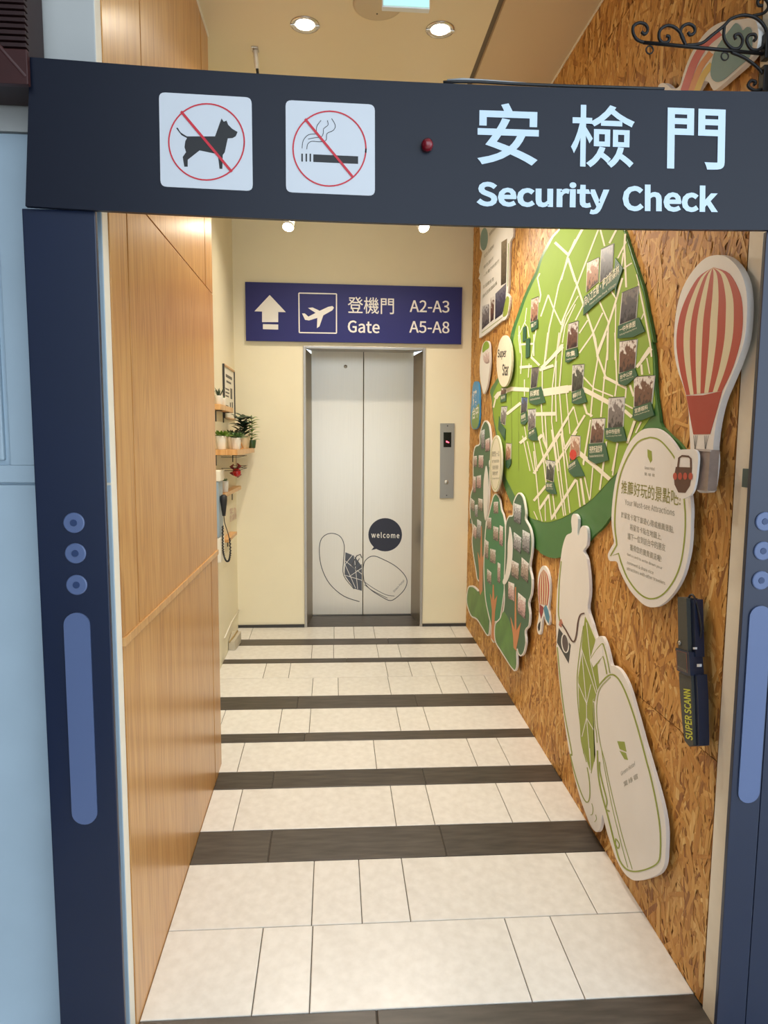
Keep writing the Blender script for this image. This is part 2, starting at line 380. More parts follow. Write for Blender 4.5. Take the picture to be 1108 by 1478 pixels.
# ---- back wall with the lift opening
EX0, EX1, EZ = -0.232, 0.706, 2.312
mb = MB(); mb.box(LW-0.1, EX0, B, B+0.14, -0.02, CEIL); mb.box(EX1, RX+0.02, B, B+0.14, -0.02, CEIL); mb.box(EX0, EX1, B, B+0.14, EZ, CEIL); mb.box(EX0-0.05, EX0-0.03, B+0.14, B+0.42, -0.02, EZ+0.05); mb.box(EX1+0.03, EX1+0.05, B+0.14, B+0.42, -0.02, EZ+0.05)
wall_back = struct(mb.build('wall_back', M_cream))
mb = MB(); mb.box(LW, EX0-0.002, B-0.012, B, floor_z(-.5, B)-0.005, floor_z(-.5, B)+0.022); mb.box(EX1+0.002, RX, B-0.012, B, floor_z(.9, B)-0.005, floor_z(.9, B)+0.022)
struct(mb.build('baseboard_back', M_darkbase))

# ---- ceiling: main panel, slot, side panel
CS = onZ(702, 58, CEIL).x
ceil = struct(box('ceiling', LW-0.1, CS-0.012, 1.757, B+0.1, CEIL, CEIL+0.06, M_ceil))
struct(box('ceiling_side', CS+0.014, RX+0.02, 1.757, B+0.1, CEIL-0.004, CEIL+0.06, M_ceil2))
struct(box('trim_2', CS-0.014, CS+0.016, 1.757, B+0.1, CEIL+0.016, CEIL+0.07, mat('grey_slot_trim', (120, 104, 84), 0.6)))
struct(box('trim_3', RX-0.006, RX, 1.757, B, CEIL-0.012, CEIL-0.004, M_trim))
struct(box('trim_4', LX, LX+0.006, 1.757, 3.19, CEIL-0.010, CEIL, M_trim))

# ---- front wall round the opening
FY = 1.712
wf = struct(box('wall_front', -2.4, -0.575, FY+0.014, FY+0.12, -0.12, 4.2, M_pale))
box('lower_panel', -2.4, -0.5465, FY, FY+0.02, -0.12, 1.486, M_pale, wf, 0.002)
box('panel_rail', -2.4, -0.5465, FY+0.001, FY+0.02, 1.492, 1.534, M_pale, wf, 0.002)
box('panel_stile', -0.782, -0.5465, FY, FY+0.02, 1.534, 2.30, M_pale, wf, 0.002)
box('panel_stile', -2.4, -1.40, FY, FY+0.02, 1.534, 2.30, M_pale, wf, 0.002)
box('raised_panel', -1.39, -0.797, FY+0.002, FY+0.02, 1.546, 2.29, M_pale, wf, 0.005)
box('upper_panel', -2.4, -0.5465, FY, FY+0.02, 2.305, 4.2, mat('grey_white_paint', (188, 190, 188), 0.6, var=0.04, vs=6), wf, 0.002)
struct(box('trim_5', -0.575, -0.5455, FY+0.002, 1.756, -0.10, 4.2, M_trim, None, 0.002))
struct(box('trim_6', RX-0.002, RX+0.06, 1.632, 1.733, -0.12, 4.2, M_trim, None, 0.002))
wfr = struct(box('wall_front_right', RX+0.061, 2.6, FY, FY+0.12, -0.12, 4.2, M_pale))
# outside the gate: pavement, and an unseen soffit and wall added to shade the front
struct(box('pavement', -6, 7, -9, 1.6195, -0.20, -0.034, mat('sunlit_tint_pavement', (206, 202, 196), 0.7, var=0.1, vs=4)))  # unseen ground, colour lightened as if sunlit so the posts reflect it
struct(box('shade_soffit', -6, 7, -1.3, FY+0.1, 4.2, 4.4, mat('soffit_paint', (196, 192, 184), 0.7)))
struct(box('wall_shade_left', -1.35, -1.20, -3.2, FY-0.002, -0.12, 4.19, mat('dark_shade_wall', (46, 40, 38), 0.5)))  # added close in, out of view, to keep sky off the left post

# ================================================================== LIFT
PB = Plane('Y', B)
lift = thing('elevator', (0.237, B+0.07, floor_z(.24, B)), 'brushed steel lift doors under the blue sign, with a line-drawn suitcase and welcome disc', 'elevator')
DY = B+0.33
fz = floor_z(.24, B)-0.004
PD = Plane('Y', DY); dx0, dx1 = PD.p((450.2, 700)).x, PD.p((594.6, 700)).x; dzt = PD.p((524, 508)).z
M_jamb = mat('bronze_steel', (150, 140, 124), 0.36, 0.8, var=0.08, vs=3, stretch=(200, 200, 2))
def wedge(name, pts, z0, z1):
    n = len(pts); MB().add([(x, y, z0) for x, y in pts]+[(x, y, z1) for x, y in pts], [tuple(range(n)), tuple(range(2*n-1, n-1, -1))]+[(i, i+n, (i+1) % n+n, (i+1) % n) for i in range(n)]).build(name, M_jamb, lift)
FR = 0.020
box('frame_jamb', EX0, EX0+FR, B-0.012, B+0.02, fz, EZ, M_steel, lift, 0.002)
box('frame_jamb', EX1-FR, EX1, B-0.012, B+0.02, fz, EZ, M_steel, lift, 0.002)
box('frame_header', EX0+FR, EX1-FR, B-0.012, B+0.02, EZ-FR, EZ, M_steel, lift, 0.002)
wedge('splayed_jamb', [(EX0+FR, B+0.02), (dx0, DY-0.002), (dx0-0.012, DY+0.03), (EX0+FR-0.012, B+0.03)], fz, EZ-FR)
wedge('splayed_jamb', [(EX1-FR, B+0.02), (dx1, DY-0.002), (dx1+0.012, DY+0.03), (EX1-FR+0.012, B+0.03)], fz, EZ-FR)
MB().add([(EX0+FR, B+0.02, EZ-FR), (EX1-FR, B+0.02, EZ-FR), (dx1, DY, dzt), (dx0, DY, dzt), (EX0+FR, B+0.02, EZ-FR+0.012), (EX1-FR, B+0.02, EZ-FR+0.012), (dx1, DY+0.03, dzt+0.012), (dx0, DY+0.03, dzt+0.012)],
         [(0, 1, 2, 3), (4, 5, 6, 7), (0, 1, 5, 4), (2, 3, 7, 6), (1, 2, 6, 5), (0, 3, 7, 4)]).build('splayed_header', M_jamb, lift)
box('sill', dx0, dx1, DY-0.03, DY+0.04, fz-0.006, fz+0.016, mat('sill_metal', (70, 68, 66), 0.4, 0.7), lift)
DC = onY(524, 700, DY).x
dl = box('door_panel', dx0-0.002, DC-0.003, DY, DY+0.03, fz+0.018, dzt+0.004, M_door, lift, 0.002)
dr = box('door_panel', DC+0.003, dx1+0.002, DY, DY+0.03, fz+0.018, dzt+0.004, M_door, lift, 0.002)
box('dark_shaft', dx0, dx1, DY+0.031, DY+0.05, fz+0.018, dzt+0.004, M_dark, lift)
kp = PD.p((498.5, 529)); MB().lathe([(0.0, -0.004), (0.012, -0.004), (0.014, 0.0)], (kp.x, kp.y, kp.z), 'Y', 16).build('door_keyhole', M_steel, dl)
c5 = crop(420, 600, 3.957)
M_ink = mat('dark_ink_film', (44, 46, 62), 0.45)
M_line = mat('door_line_print', (78, 78, 80), 0.5)
M_whiteprint = mat('white_print', (236, 234, 228), 0.5)
plate('welcome_disc', PD, ell(c5([(537, 680)])[0], 24.3, 24.0, 40)+[], 0.0, 0.0010, M_ink, dr)
plate('speech_tail', PD, c5([(482, 738), (458, 768), (500, 758)]), 0.0, 0.0008, M_ink, dr)
lettering('welcome_lettering', PD, [('welcome', *c5([(458, 697), (618, 700), (458, 664)]), 0.008, 1.1)], 0.0016, M_whiteprint, dr)
body = smooth(c5([(390, 1062), (300, 1030), (220, 960), (175, 870), (161, 780), (168, 715), (195, 682), (236, 672), (280, 690), (303, 740), (300, 820), (300, 912), (360, 990)]), False)
lines('curved_outline', PD, [(body, 1.1)], 0.0006, M_line, dl)
plate('shell_facets', PD, c5([(310, 780), (360, 800), (404, 860), (404, 1000), (360, 988), (305, 910)]), 0.0, 0.0006, mat('grey_blue_film', (88, 92, 102), 0.4), dl)
lines('facet_lines', PD, [(c5(a), 0.8) for a in ([(310, 830), (404, 905)], [(350, 796), (308, 850)], [(308, 850), (368, 985)], [(404, 870), (330, 920)], [(360, 800), (380, 990)], [(305, 910), (404, 940)])], 0.0014, M_whiteprint, dl)
case = smooth(c5([(414, 850), (440, 812), (475, 802), (520, 818), (590, 855), (640, 900), (662, 945), (645, 995), (600, 1040), (565, 1056), (520, 1036), (450, 990), (416, 940)]), True)
lines('suitcase_outline', PD, [(case+case[:1], 1.1), (smooth(c5([(420, 950), (470, 985), (540, 1022), (590, 1030)]), False), 0.8), (smooth(c5([(418, 965), (470, 1002), (550, 1042)]), False), 0.8)], 0.0006, M_line, dr)
lines('suitcase_handle', PD, [(c5([(345, 855), (375, 800), (395, 792), (404, 812)]), 1.4), (c5([(360, 868), (390, 815)]), 1.2), (c5([(345, 855), (375, 882), (404, 850)]), 1.2)], 0.0018, M_line, dl)
lettering('suitcase_lettering', PD, [('Green Hotel', *c5([(588, 1010), (648, 945), (580, 1000)]))], 0.0006, M_line, dr)

cp = thing('lift_call_panel', (PB.p((645, 665)).x, B, PB.p((645, 665)).z), 'vertical steel lift call panel with small red floor display', 'call panel')
plate('face_plate', PB, [(635.2, 611), (655.8, 611), (654.2, 719), (634.6, 719)], 0.0, 0.012, M_steel, cp)
plate('display', PB, c5([(870, 95), (915, 95), (914, 180), (870, 180)]), 0.012, 0.0135, mat('display_black', (14, 12, 12), 0.15), cp)
plate('floor_digit', PB, c5([(884, 146), (888, 143), (902, 152), (902, 156), (886, 152)]), 0.0136, 0.0140, mat('red_digit', (255, 40, 50), 0.4, emit=(1, 0.08, 0.12), es=5), cp)
bt = PB.p(c5([(886, 380)])[0], 0.012)
MB().lathe([(0.0, -0.006), (0.014, -0.006), (0.016, -0.003), (0.017, 0.0)], bt, 'Y', 20).build('call_button', mat('button_metal', (205, 205, 200), 0.3, 0.8), cp)
for q in ((893, 58), (888, 455)):
    s = PB.p(c5([q])[0], 0.012); MB().lathe([(0.0, -0.002), (0.004, -0.002), (0.005, 0.0)], s, 'Y', 10).build('screw', M_darkbase, cp)

# ---- blue wayfinding sign
c8 = crop(340, 395, 3.2588)
M_blue = mat('sign_navy_blue', (22, 24, 104), 0.45); M_sw = mat('sign_white', (236, 232, 226), 0.5)
ws = thing('gate_direction_sign', (0.165, B, 2.34), 'navy blue direction sign with white arrow and aeroplane above the lift', 'sign')
plate('sign_board', PB, [(353.5, 406.8), (667, 414.6), (665.3, 496.8), (355, 491.7)], 0.012, 0.030, M_blue, ws)
for q in ((420, 450), (600, 455)):
    s = PB.p(q); box('mounting_block', s.x-0.03, s.x+0.03, B-0.0115, B, s.z-0.03, s.z+0.03, M_darkbase, ws)
mb = MB(); slab(mb, PB, c8([(160, 100), (236, 181), (200, 180), (200, 228), (124, 228), (124, 178), (88, 177)]), 0.030, 0.0308); slab(mb, PB, c8([(128, 237), (200, 239), (200, 263), (128, 261)]), 0.030, 0.0308); mb.build('arrow', M_sw, ws)
fr = c8([(297, 91), (474, 95), (474, 280), (299, 277)]); mb = MB()
for a, b in zip(fr, fr[1:]+fr[:1]): ribbon(mb, PB, [a, b], 1.7, 0.0308)
mb.build('icon_frame', M_sw, ws, fix=False)
mb = MB(); slab(mb, PB, c8([(312, 187), (325, 187), (342, 202), (392, 176), (435, 156), (455, 152), (462, 160), (455, 172), (412, 196), (394, 248), (382, 256), (384, 208), (345, 220), (326, 217)]), 0.030, 0.0308)
slab(mb, PB, c8([(340, 161), (362, 159), (398, 176), (378, 186)]), 0.030, 0.0309); mb.build('aeroplane_icon', M_sw, ws)
lettering('sign_lettering', PB, [('登機門', *c8([(527, 186), (744, 191), (527, 108)]), 0.005), ('Gate', *c8([(527, 277), (677, 281), (527, 219)]), 0.006),
          ('A2-A3', *c8([(818, 181), (1005, 184), (818, 124)]), 0.004), ('A5-A8', *c8([(816, 278), (1005, 281), (816, 222)]), 0.004)], 0.0308, M_sw, ws)

# ================================================================== SECURITY GATE
GH = 1.600; GP = 1.614
PG = Plane('Y', GH); PP = Plane('Y', GP)
M_navy = mat('navy_gate_board', (16, 22, 38), 0.40, var=0.06, vs=3, bump=0.03, bs=250, spec=0.35)
M_post = mat('navy_gate_post', (11, 27, 56), 0.32, var=0.08, vs=2, bump=0.02, bs=180, spec=0.65)
M_disc = mat('blue_grey_acrylic', (88, 104, 142), 0.3, spec=0.6)
M_hole = mat('slate_blue_dot', (44, 62, 100), 0.3)
M_slate_txt = mat('pale_blue_lettering', (206, 226, 244), 0.45)
M_signw = mat('white_plastic_plate', (212, 216, 222), 0.35)
M_red = mat('prohibition_red', (206, 36, 54), 0.45); M_blk = mat('pictogram_black', (36, 36, 38), 0.5)
gate = thing('security_gate', (0.19, GP+0.03, -0.03), 'navy security gate with lettered header board and two blue posts', 'gate')
fit = np.polyfit([43, 200, 560, 1105], [82.3, 93.4, 117, 132], 2); fib = np.polyfit([37, 200, 560, 1104], [297, 307.5, 321.4, 332], 2)
xs_ = np.linspace(40, 1176, 22)
top = [(x, float(np.polyval(fit, min(x, 1108)))+max(0, x-1108)*0.012) for x in xs_]; bot = [(x, float(np.polyval(fib, min(x, 1108)))+max(0, x-1108)*0.012) for x in xs_]
top[0] = (43, 82.3); bot[0] = (36.5, 297.3)
hdr = plate('header_board', PG, top+bot[::-1], -0.012, 0.0, M_navy, gate)
def post(tl, trr, bl, br, name='post'):
    A, B_, C, D = [PP.p(q) for q in (tl, trr, br, bl)]
    x0, x1 = (A.x+D.x)/2, (B_.x+C.x)/2
    z0 = -0.033
    return box(name, x0, x1, GP, GP+0.014, z0, 2.104, M_post, gate, 0.0025), x0, x1
pl_, a, b = post((30, 298), (137, 306), (87.8, 1478), (180.4, 1478))
pr_, c_, d_ = post((1105, 332), (1148, 332), (1035, 1478), (1079, 1478))
box('post', d_+0.003, d_+0.12, GP+0.002, GP+0.016, -0.033, 2.104, M_post, gate, 0.0025)
for pst, ds in ((pl_, ((107, 754.5), (109.2, 798.5), (111, 844))), (pr_, ((1102.5, 752.5), (1100, 795), (1097.3, 837.5)))):
    for q in ds:
        p = PP.p(q); R = 0.0238
        dd = MB().lathe([(0.0, -0.004), (R-0.002, -0.004), (R, -0.0025), (R, 0.0)], (p.x, p.y, p.z), 'Y', 32).build('indicator_disc', M_disc, pst, shade=False)
        MB().lathe([(0.0, -0.0052), (0.0078, -0.0052), (0.0082, -0.004)], (p.x, p.y, p.z), 'Y', 18).build('disc_centre', M_hole, dd, shade=False)
def pill(t, b, r, pst):
    T, Bm = PP.p(t), PP.p(b); x = (T.x+Bm.x)/2; z1, z0 = T.z-r, Bm.z+r; pts = []
    for k in range(13): w = math.pi*k/12; pts.append((x+r*math.cos(w), z1+r*math.sin(w)))
    for k in range(13): w = math.pi+math.pi*k/12; pts.append((x+r*math.cos(w), z0+r*math.sin(w)))
    n = len(pts); vs = [(x_, GP-0.004, z_) for x_, z_ in pts]+[(x_, GP, z_) for x_, z_ in pts]
    MB().add(vs, [tuple(range(n)), tuple(range(2*n-1, n-1, -1))]+[(i, i+n, (i+1) % n+n, (i+1) % n) for i in range(n)]).build('light_strip', M_disc, pst)
pill((112.5, 884), (121.5, 1189), 0.0298, pl_); pill((1096, 874), (1079.5, 1158), 0.0290, pr_)

def picto(c, corners, rad, ring_c, rx, ry, slash, lab):
    pt = plate('pictogram_plate', PG, rrect(c(corners), rad), 0.0, 0.0016, M_signw, hdr); pt['label'] = lab
    e = ell(c([ring_c])[0], rx, ry, 56)
    lines('prohibition_ring', PG, [(e+e[:2], 2.1)], 0.0024, M_red, pt)
    return pt, e
# header_board is a part, its plates are sub-parts: everything printed on a plate is joined to the header as siblings
def sub(o):            # re-hang a piece of a plate under the header so that nothing lies deeper than thing > part > sub-part
    pw = o.parent
    if pw is not hdr:
        o.location = o.location+pw.location; o.parent = hdr
    return o
cd = crop(220, 120, 6.925); cs = crop(400, 130, 6.925)
p1, e1 = picto(cd, [(64, 90), (990, 143), (1002, 1078), (80, 1032)], 9, (540, 587), 54.5, 55.0, None, 'white no-dogs plate')
dog = smooth(cd([(238, 452), (252, 446), (282, 492), (345, 532)]), False, 4)+cd([(625, 532), (672, 400), (690, 352), (712, 386), (740, 374), (756, 415), (795, 455), (850, 488), (832, 530), (800, 548), (752, 552), (722, 690), (702, 718), (698, 856), (670, 856), (655, 735), (630, 705), (470, 672), (352, 765), (352, 835), (318, 835), (302, 738), (335, 690), (320, 640), (328, 580), (345, 548), (290, 520)])
plate('dog_silhouette', PG, dog, 0.0016, 0.0020, M_blk, p1)
lines('prohibition_bar', PG, [(cd([(285, 282), (792, 886)]), 3.6)], 0.0030, M_red, p1)
p2, e2 = picto(cs, [(83, 99), (975, 145), (976, 1057), (88, 1020)], 9, (522, 585), 52.6, 54.0, None, 'white no-smoking plate')
mb = MB(); slab(mb, PG, cs([(360, 642), (808, 662), (808, 738), (360, 718)]), 0.0016, 0.0020)
for x in (241, 283, 323): slab(mb, PG, cs([(x, 635), (x+15, 636), (x+15, 715), (x, 714)]), 0.0016, 0.0020)
mb.build('cigarette', M_blk, p2)
lines('smoke_curls', PG, [(smooth(cs(a), False), 0.9) for a in ([(248, 582), (260, 505), (312, 447), (395, 438)], [(392, 430), (396, 362), (438, 303)], [(308, 490), (370, 477), (440, 466), (460, 430), (465, 385), (508, 348), (500, 303)], [(295, 592), (305, 540), (345, 512), (430, 516), (488, 500), (497, 435), (560, 402), (580, 352), (543, 283)])], 0.0021, M_blk, p2)
lines('prohibition_bar', PG, [(cs([(278, 288), (758, 872)]), 3.4)], 0.0030, M_red, p2)
for p in (p1, p2):
    for o in list(p.children): sub(o)
c2 = crop(548, 0, 1.979)
lettering('header_lettering', PG, [('安', *c2([(278, 469), (452, 474), (280, 292)]), 0.016), ('檢', *c2([(545, 476), (725, 482), (547, 296)]), 0.010),
          ('門', *c2([(820, 481), (984, 486), (822, 307)]), 0.016), ('Security', *c2([(276, 608), (654, 613), (276, 516)]), 0.014), ('Check', *c2([(693, 603), (965, 607), (693, 526)]), 0.014)], 0.0014, M_slate_txt, hdr)
hg = onX(1079, 690, RX-0.003); box('hinge', RX-0.010, RX-0.0021, hg.y-0.012, hg.y+0.014, hg.z-0.024, hg.z+0.024, mat('green_grey_hinge', (72, 92, 92), 0.5), gate, 0.001)
q = PG.p((615.5, 211.5)); lamp = MB().lathe([(0.0, -0.022), (0.006, -0.022), (0.0115, -0.017), (0.0135, -0.010), (0.0135, 0.0)], q, 'Y', 24).build('alarm_lamp', mat('dark_red_lens', (122, 12, 28), 0.2, coat=0.5), gate)
lamp['label'] = 'small dark red alarm lamp'
cable = thing('cable', (0.42, GH+0.05, 2.44), 'thin black cable lying along the top of the header board', 'cable')
zt = lambda x: PG.p((x, float(np.polyval(fit, x)))).z
MB().tube([(PG.p((x, 120)).x, GH+0.005, zt(x)+dz) for x, dz in ((640, 0.0045), (660, 0.007), (690, 0.0085), (740, 0.007), (820, 0.006), (900, 0.006), (960, 0.005))], 0.0035, 8).build('black_lead', M_blk, cable)
MB().tube([(PG.p((x, 120)).x, GH+0.0085, zt(x)+dz+0.004) for x, dz in ((646, 0.006), (668, 0.010), (700, 0.009), (760, 0.0055))], 0.003, 8).build('grey_lead', mat('grey_lead', (170, 176, 180), 0.5), cable)

# ---- dark red louvred awning at the top left
aw = thing('louvred_awning', (-0.80, 1.5, 2.35), 'dark red louvred awning at the upper left corner', 'awning')
M_mar = mat('dark_maroon_wood', (58, 20, 18), 0.5, var=0.2, vs=10); M_mar2 = mat('maroon_slat', (40, 14, 14), 0.5)
ax = onY(40, 60, 1.585).x; az = onY(20, 123, 1.585).z
box('fascia', -1.19, ax, 1.578, 1.592, az, az+0.07, M_mar, aw, 0.002)
box('awning_body', -1.19, ax-0.012, 1.595, 1.70, az+0.01, 2.95, M_mar2, aw)
MB().tube([onY(-60, 0, 1.582)+Vector((0, 0, 0)), onY(38, 112, 1.582)], 0.006, 6).build('diagonal_trim', M_mar, aw)
for k in range(34):
    z = az+0.075+0.0125*k
    box('slat', -1.19, ax-0.002, 1.580, 1.598, z, z+0.008, M_mar2, aw, 0.001)

# ================================================================== IRON BRACKET
ci = crop(880, 0, 4.86); PI_ = Plane('Y', 1.695)
br = thing('iron_scroll_bracket', (1.05, 1.695, 2.55), 'black wrought iron scroll bracket at the upper right', 'bracket')
M_iron = mat('black_wrought_iron', (26, 24, 24), 0.45, 0.4, bump=0.2, bs=120)
def iron(name, pts, r, sm=True):
    c = ci(pts); c = smooth(c, False, 5) if sm else c
    return MB().tube([PI_.p(q) for q in c], r, 8).build(name, M_iron, br)
iron('bar', [(235, 298), (1078, 378)], 0.0042, False)
S = [[(330, 308), (250, 300), (190, 278), (162, 230), (166, 182), (210, 160), (252, 176), (264, 214), (242, 240), (220, 222)],
     [(530, 318), (500, 240), (452, 192), (400, 180), (352, 210), (344, 268), (372, 300), (410, 290), (414, 258), (394, 252)],
     [(530, 314), (496, 240), (506, 190), (550, 168), (590, 190), (592, 228), (562, 246), (546, 226)],
     [(530, 318), (640, 304), (720, 244), (798, 182), (850, 132), (940, 106), (1030, 130), (1090, 200), (1096, 280), (1050, 345), (992, 345), (958, 292), (972, 250), (1012, 242), (1024, 268), (1008, 288)],
     [(802, 186), (800, 270), (850, 336), (906, 336), (930, 284), (906, 240), (874, 250), (882, 276)],
     [(850, 366), (950, 410), (1050, 490), (1086, 570), (1070, 622), (1010, 632), (968, 602), (990, 566), (1022, 578), (1008, 596)],
     [(1000, 112), (1080, 90), (1112, 40), (1085, -10), (1040, 0), (1040, 35), (1070, 40)]]
for s_ in S: iron('scroll', s_, 0.0038)
for q, r_ in (((278, 350), 25), ((805, 395), 25)):
    e = [PI_.p(t) for t in ell(ci([q])[0], r_/4.86, r_/4.86*1.1, 20)]
    MB().tube(e, 0.0018, 6, True).build('hanging_ring', M_iron, br)
for q in ((1114, 330), (1114, 560)):
    p = PI_.p(ci([q])[0]); box('wall_plate', 1.046, RX-0.0025, 1.685, 1.705, p.z-0.03, p.z+0.03, M_iron, br, 0.002)

# ================================================================== BOARDS ON THE STRAND-BOARD WALL
PW = Plane('X', RX)
M_bw = mat('white_foam_board', (236, 232, 226), 0.5, var=0.02, vs=6)
M_olive = mat('olive_green_print', (148, 162, 62), 0.5); M_green = mat('map_green', (142, 172, 60), 0.72, var=0.05, vs=6)
M_dgreen = mat('map_rim_green', (70, 122, 62), 0.42, var=0.06, vs=8); M_road = mat('map_road_cream', (240, 234, 212), 0.7)
M_flag = mat('flag_green', (52, 96, 68), 0.45); M_brown = mat('brown_print', (92, 58, 46), 0.5); M_greytxt = mat('grey_print', (150, 148, 134), 0.5)
M_redp = mat('brick_red_print', (184, 74, 58), 0.45); M_creamp = mat('cream_print', (226, 214, 178), 0.45); M_teal = mat('dusty_teal_print', (126, 160, 160), 0.5)
M_oran = mat('orange_print', (214, 142, 84), 0.5)
cA = crop(680, 320, 7.387); cB = crop(810, 320, 7.387); cC = crop(670, 480, 7.387); cD = crop(810, 480, 7.387)
cE = crop(665, 600, 9.233); cF = crop(770, 620, 7.387); cG = crop(665, 740, 6.158); cH = crop(765, 740, 6.717)
cI = crop(790, 900, 6.1556); cJ = crop(800, 1080, 6.1556); cK = crop(860, 600, 6.1556); cL = crop(860, 740, 7.387); cM = crop(950, 350, 3.993)
def board(name, label, pts, h0, h1, m, cat='board'):
    P = [PW.p(q) for q in pts]; z0 = min(p.z for p in P); y = sum(p.y for p in P)/len(P)
    t = thing(name, (RX, y, z0), label, cat)
    plate('panel', PW, pts, h0, h1, m, t); return t

# ---- the big leaf-shaped city map
HM = 0.014
leaf = smooth(cA([(1060, -120), (940, 65), (860, 150), (790, 270), (730, 400), (680, 540), (610, 680), (550, 820), (500, 960), (450, 1100), (415, 1220)])
              + cC([(430, 330), (350, 490), (275, 612), (290, 700), (298, 800), (310, 940), (335, 1090)])
              + cE([(480, 440), (520, 640), (545, 840), (610, 1030), (690, 1200), (800, 1330)])
              + cG([(560, 200), (640, 300), (700, 345)]) + cF([(60, 1310), (130, 1350), (200, 1370), (280, 1362), (450, 1290), (585, 1190), (650, 1120), (740, 1040), (830, 915), (960, 760), (1150, 560)])
              + [(955, 690), (975, 668), (986, 648)] + cD([(1075, 1010), (1040, 860), (1015, 700), (1003, 560), (1000, 400), (985, 200), (960, 60)])
              + cB([(985, 1290), (955, 1110), (922, 960), (900, 830), (870, 700), (820, 550), (765, 380), (715, 230), (685, 130), (620, 10), (480, -80), (250, -150)]), True, 3)
mp_ = board('city_map_board', 'large leaf-shaped green city map with cream streets and landmark flags', leaf, 0.0035, HM, M_dgreen, 'map')
inner = smooth(cA([(1075, -100), (955, 75), (880, 160), (815, 280), (755, 400), (712, 540), (645, 680), (582, 820), (535, 960), (485, 1100), (455, 1220)])
               + cC([(470, 330), (380, 500), (310, 640), (302, 760), (315, 900), (345, 1070)]) + cE([(540, 560), (570, 760), (650, 930), (730, 1090), (850, 1290), (960, 1375), (1090, 1408)])
               + cF([(60, 980), (130, 988), (200, 978), (330, 930), (480, 840), (610, 750), (700, 660), (800, 550), (890, 455), (1000, 280), (1070, 120)])
               + cD([(860, 1030), (960, 880), (1000, 760), (985, 600), (975, 400), (968, 200), (940, 60)]) + cB([(965, 1290), (935, 1110), (905, 960), (885, 830), (850, 700), (800, 550), (745, 380), (700, 230), (670, 130), (610, 20), (480, -60), (260, -130)]), True, 3)
plate('map_sheet', PW, inner, HM, HM+0.0012, M_green, mp_)
R_ = []
def rd(c, w, *ls):
    for l in ls:
        l = list(l); ww = w
        if isinstance(l[-1], (int, float)): ww = l.pop()
        R_.append((c(l), ww/7.387*1.15))
rd(cA, 13, [(890, 220), (1030, 350), 25], [(1108, 190), (1030, 370), 16], [(1035, 390), (930, 680), (880, 920), (830, 1130), (790, 1470)], [(1035, 410), (1108, 640), 17], [(1108, 720), (985, 1020), (960, 1150), (900, 1477), 12],
   [(1108, 880), (1000, 1110), (970, 1290), 10], [(820, 780), (870, 910), (960, 1100)], [(820, 780), (740, 1010)], [(730, 550), (705, 600), (740, 780), (725, 860)], [(590, 920), (570, 1080), (600, 1130), (615, 1230), 8],
   [(830, 1477), (970, 1310), 22], [(510, 1110), (505, 1250), (520, 1400), 8], [(510, 1310), (670, 1300), 18], [(690, 1150), (640, 1450), 10], [(500, 1220), (580, 1050), 8])
rd(cB, 14, [(230, 65), (70, 360), 23], [(70, 360), (0, 620)], [(70, 385), (230, 870), (280, 1010), (360, 1250), (390, 1477), 18], [(400, 65), (160, 690), (0, 1080)], [(410, 65), (460, 260), 16], [(590, 75), (510, 230), 18],
   [(680, 130), (670, 260), (690, 700), 18], [(690, 210), (600, 390)], [(660, 330), (640, 480)], [(750, 440), (660, 500)], [(650, 600), (570, 880), (500, 1100), (400, 1350), (380, 1440), 18], [(400, 840), (500, 1070), (490, 1477)],
   [(440, 970), (330, 1200), (190, 1400)], [(580, 880), (570, 1477), 11], [(280, 1050), (190, 1190), 12], [(180, 790), (50, 1010), (0, 1180), 10], [(240, 870), (150, 1050), 12], [(820, 660), (870, 900), (945, 1300), (960, 1440), 16], [(800, 560), (825, 660), 10],
   [(885, 960), (850, 1040), 10], [(940, 1340), (850, 1477), 22], [(530, 740), (590, 830)])
rd(cD, 14, [(340, 20), (390, 260), (470, 470), 18], [(390, 230), (470, 10), 16], [(390, 260), (340, 560), (310, 900)], [(490, 0), (490, 200), (460, 450), (440, 680), (420, 900)], [(570, 0), (590, 530), (570, 680)], [(450, 470), (690, 590), 28],
   [(690, 590), (680, 700)], [(230, 470), (350, 600), (550, 680)], [(225, 600), (510, 750), 42], [(670, 760), (760, 810)], [(670, 830), (750, 900), 30], [(0, 600), (115, 590), 52], [(960, 170), (800, 370), 26], [(910, 270), (940, 440), 12], [(850, 340), (860, 450), 20],
   [(730, 560), (770, 680), 20], [(250, 880), (30, 1240), 18], [(240, 760), (270, 860), (330, 890), 20], [(130, 790), (0, 1010)], [(130, 790), (180, 990), 10], [(50, 620), (90, 1080), 10], [(310, 930), (230, 1400)], [(780, 940), (700, 1180), 24], [(850, 950), (790, 1070), 14],
   [(480, 1160), (440, 1477)], [(600, 1180), (540, 1477)], [(190, 1290), (420, 1477), 36], [(0, 1010), (40, 1477), 10])
rd(cF, 11, [(280, 40), (0, 470), 23], [(320, 240), (230, 380), 22], [(130, 600), (0, 760), 22], [(0, 230), (60, 850)], [(60, 100), (100, 290), (140, 640)], [(100, 30), (150, 260), (235, 955)], [(190, 0), (320, 920)], [(240, 80), (340, 915)], [(290, 40), (385, 890)], [(60, 850), (160, 700), 22], [(160, 690), (190, 965)],
   [(450, 530), (190, 950), 24], [(460, 540), (495, 825), 14], [(500, 520), (540, 800), 20], [(540, 500), (595, 755), 12], [(630, 400), (600, 740), 12], [(480, 240), (810, 530), 36], [(590, 0), (540, 300), (530, 380), 14], [(745, 350), (702, 645), 16], [(890, 140), (840, 490), 14],
   [(0, 870), (40, 960), 9], [(60, 850), (90, 980), 9], [(120, 760), (125, 975), 9], [(460, 20), (330, 240), 12])
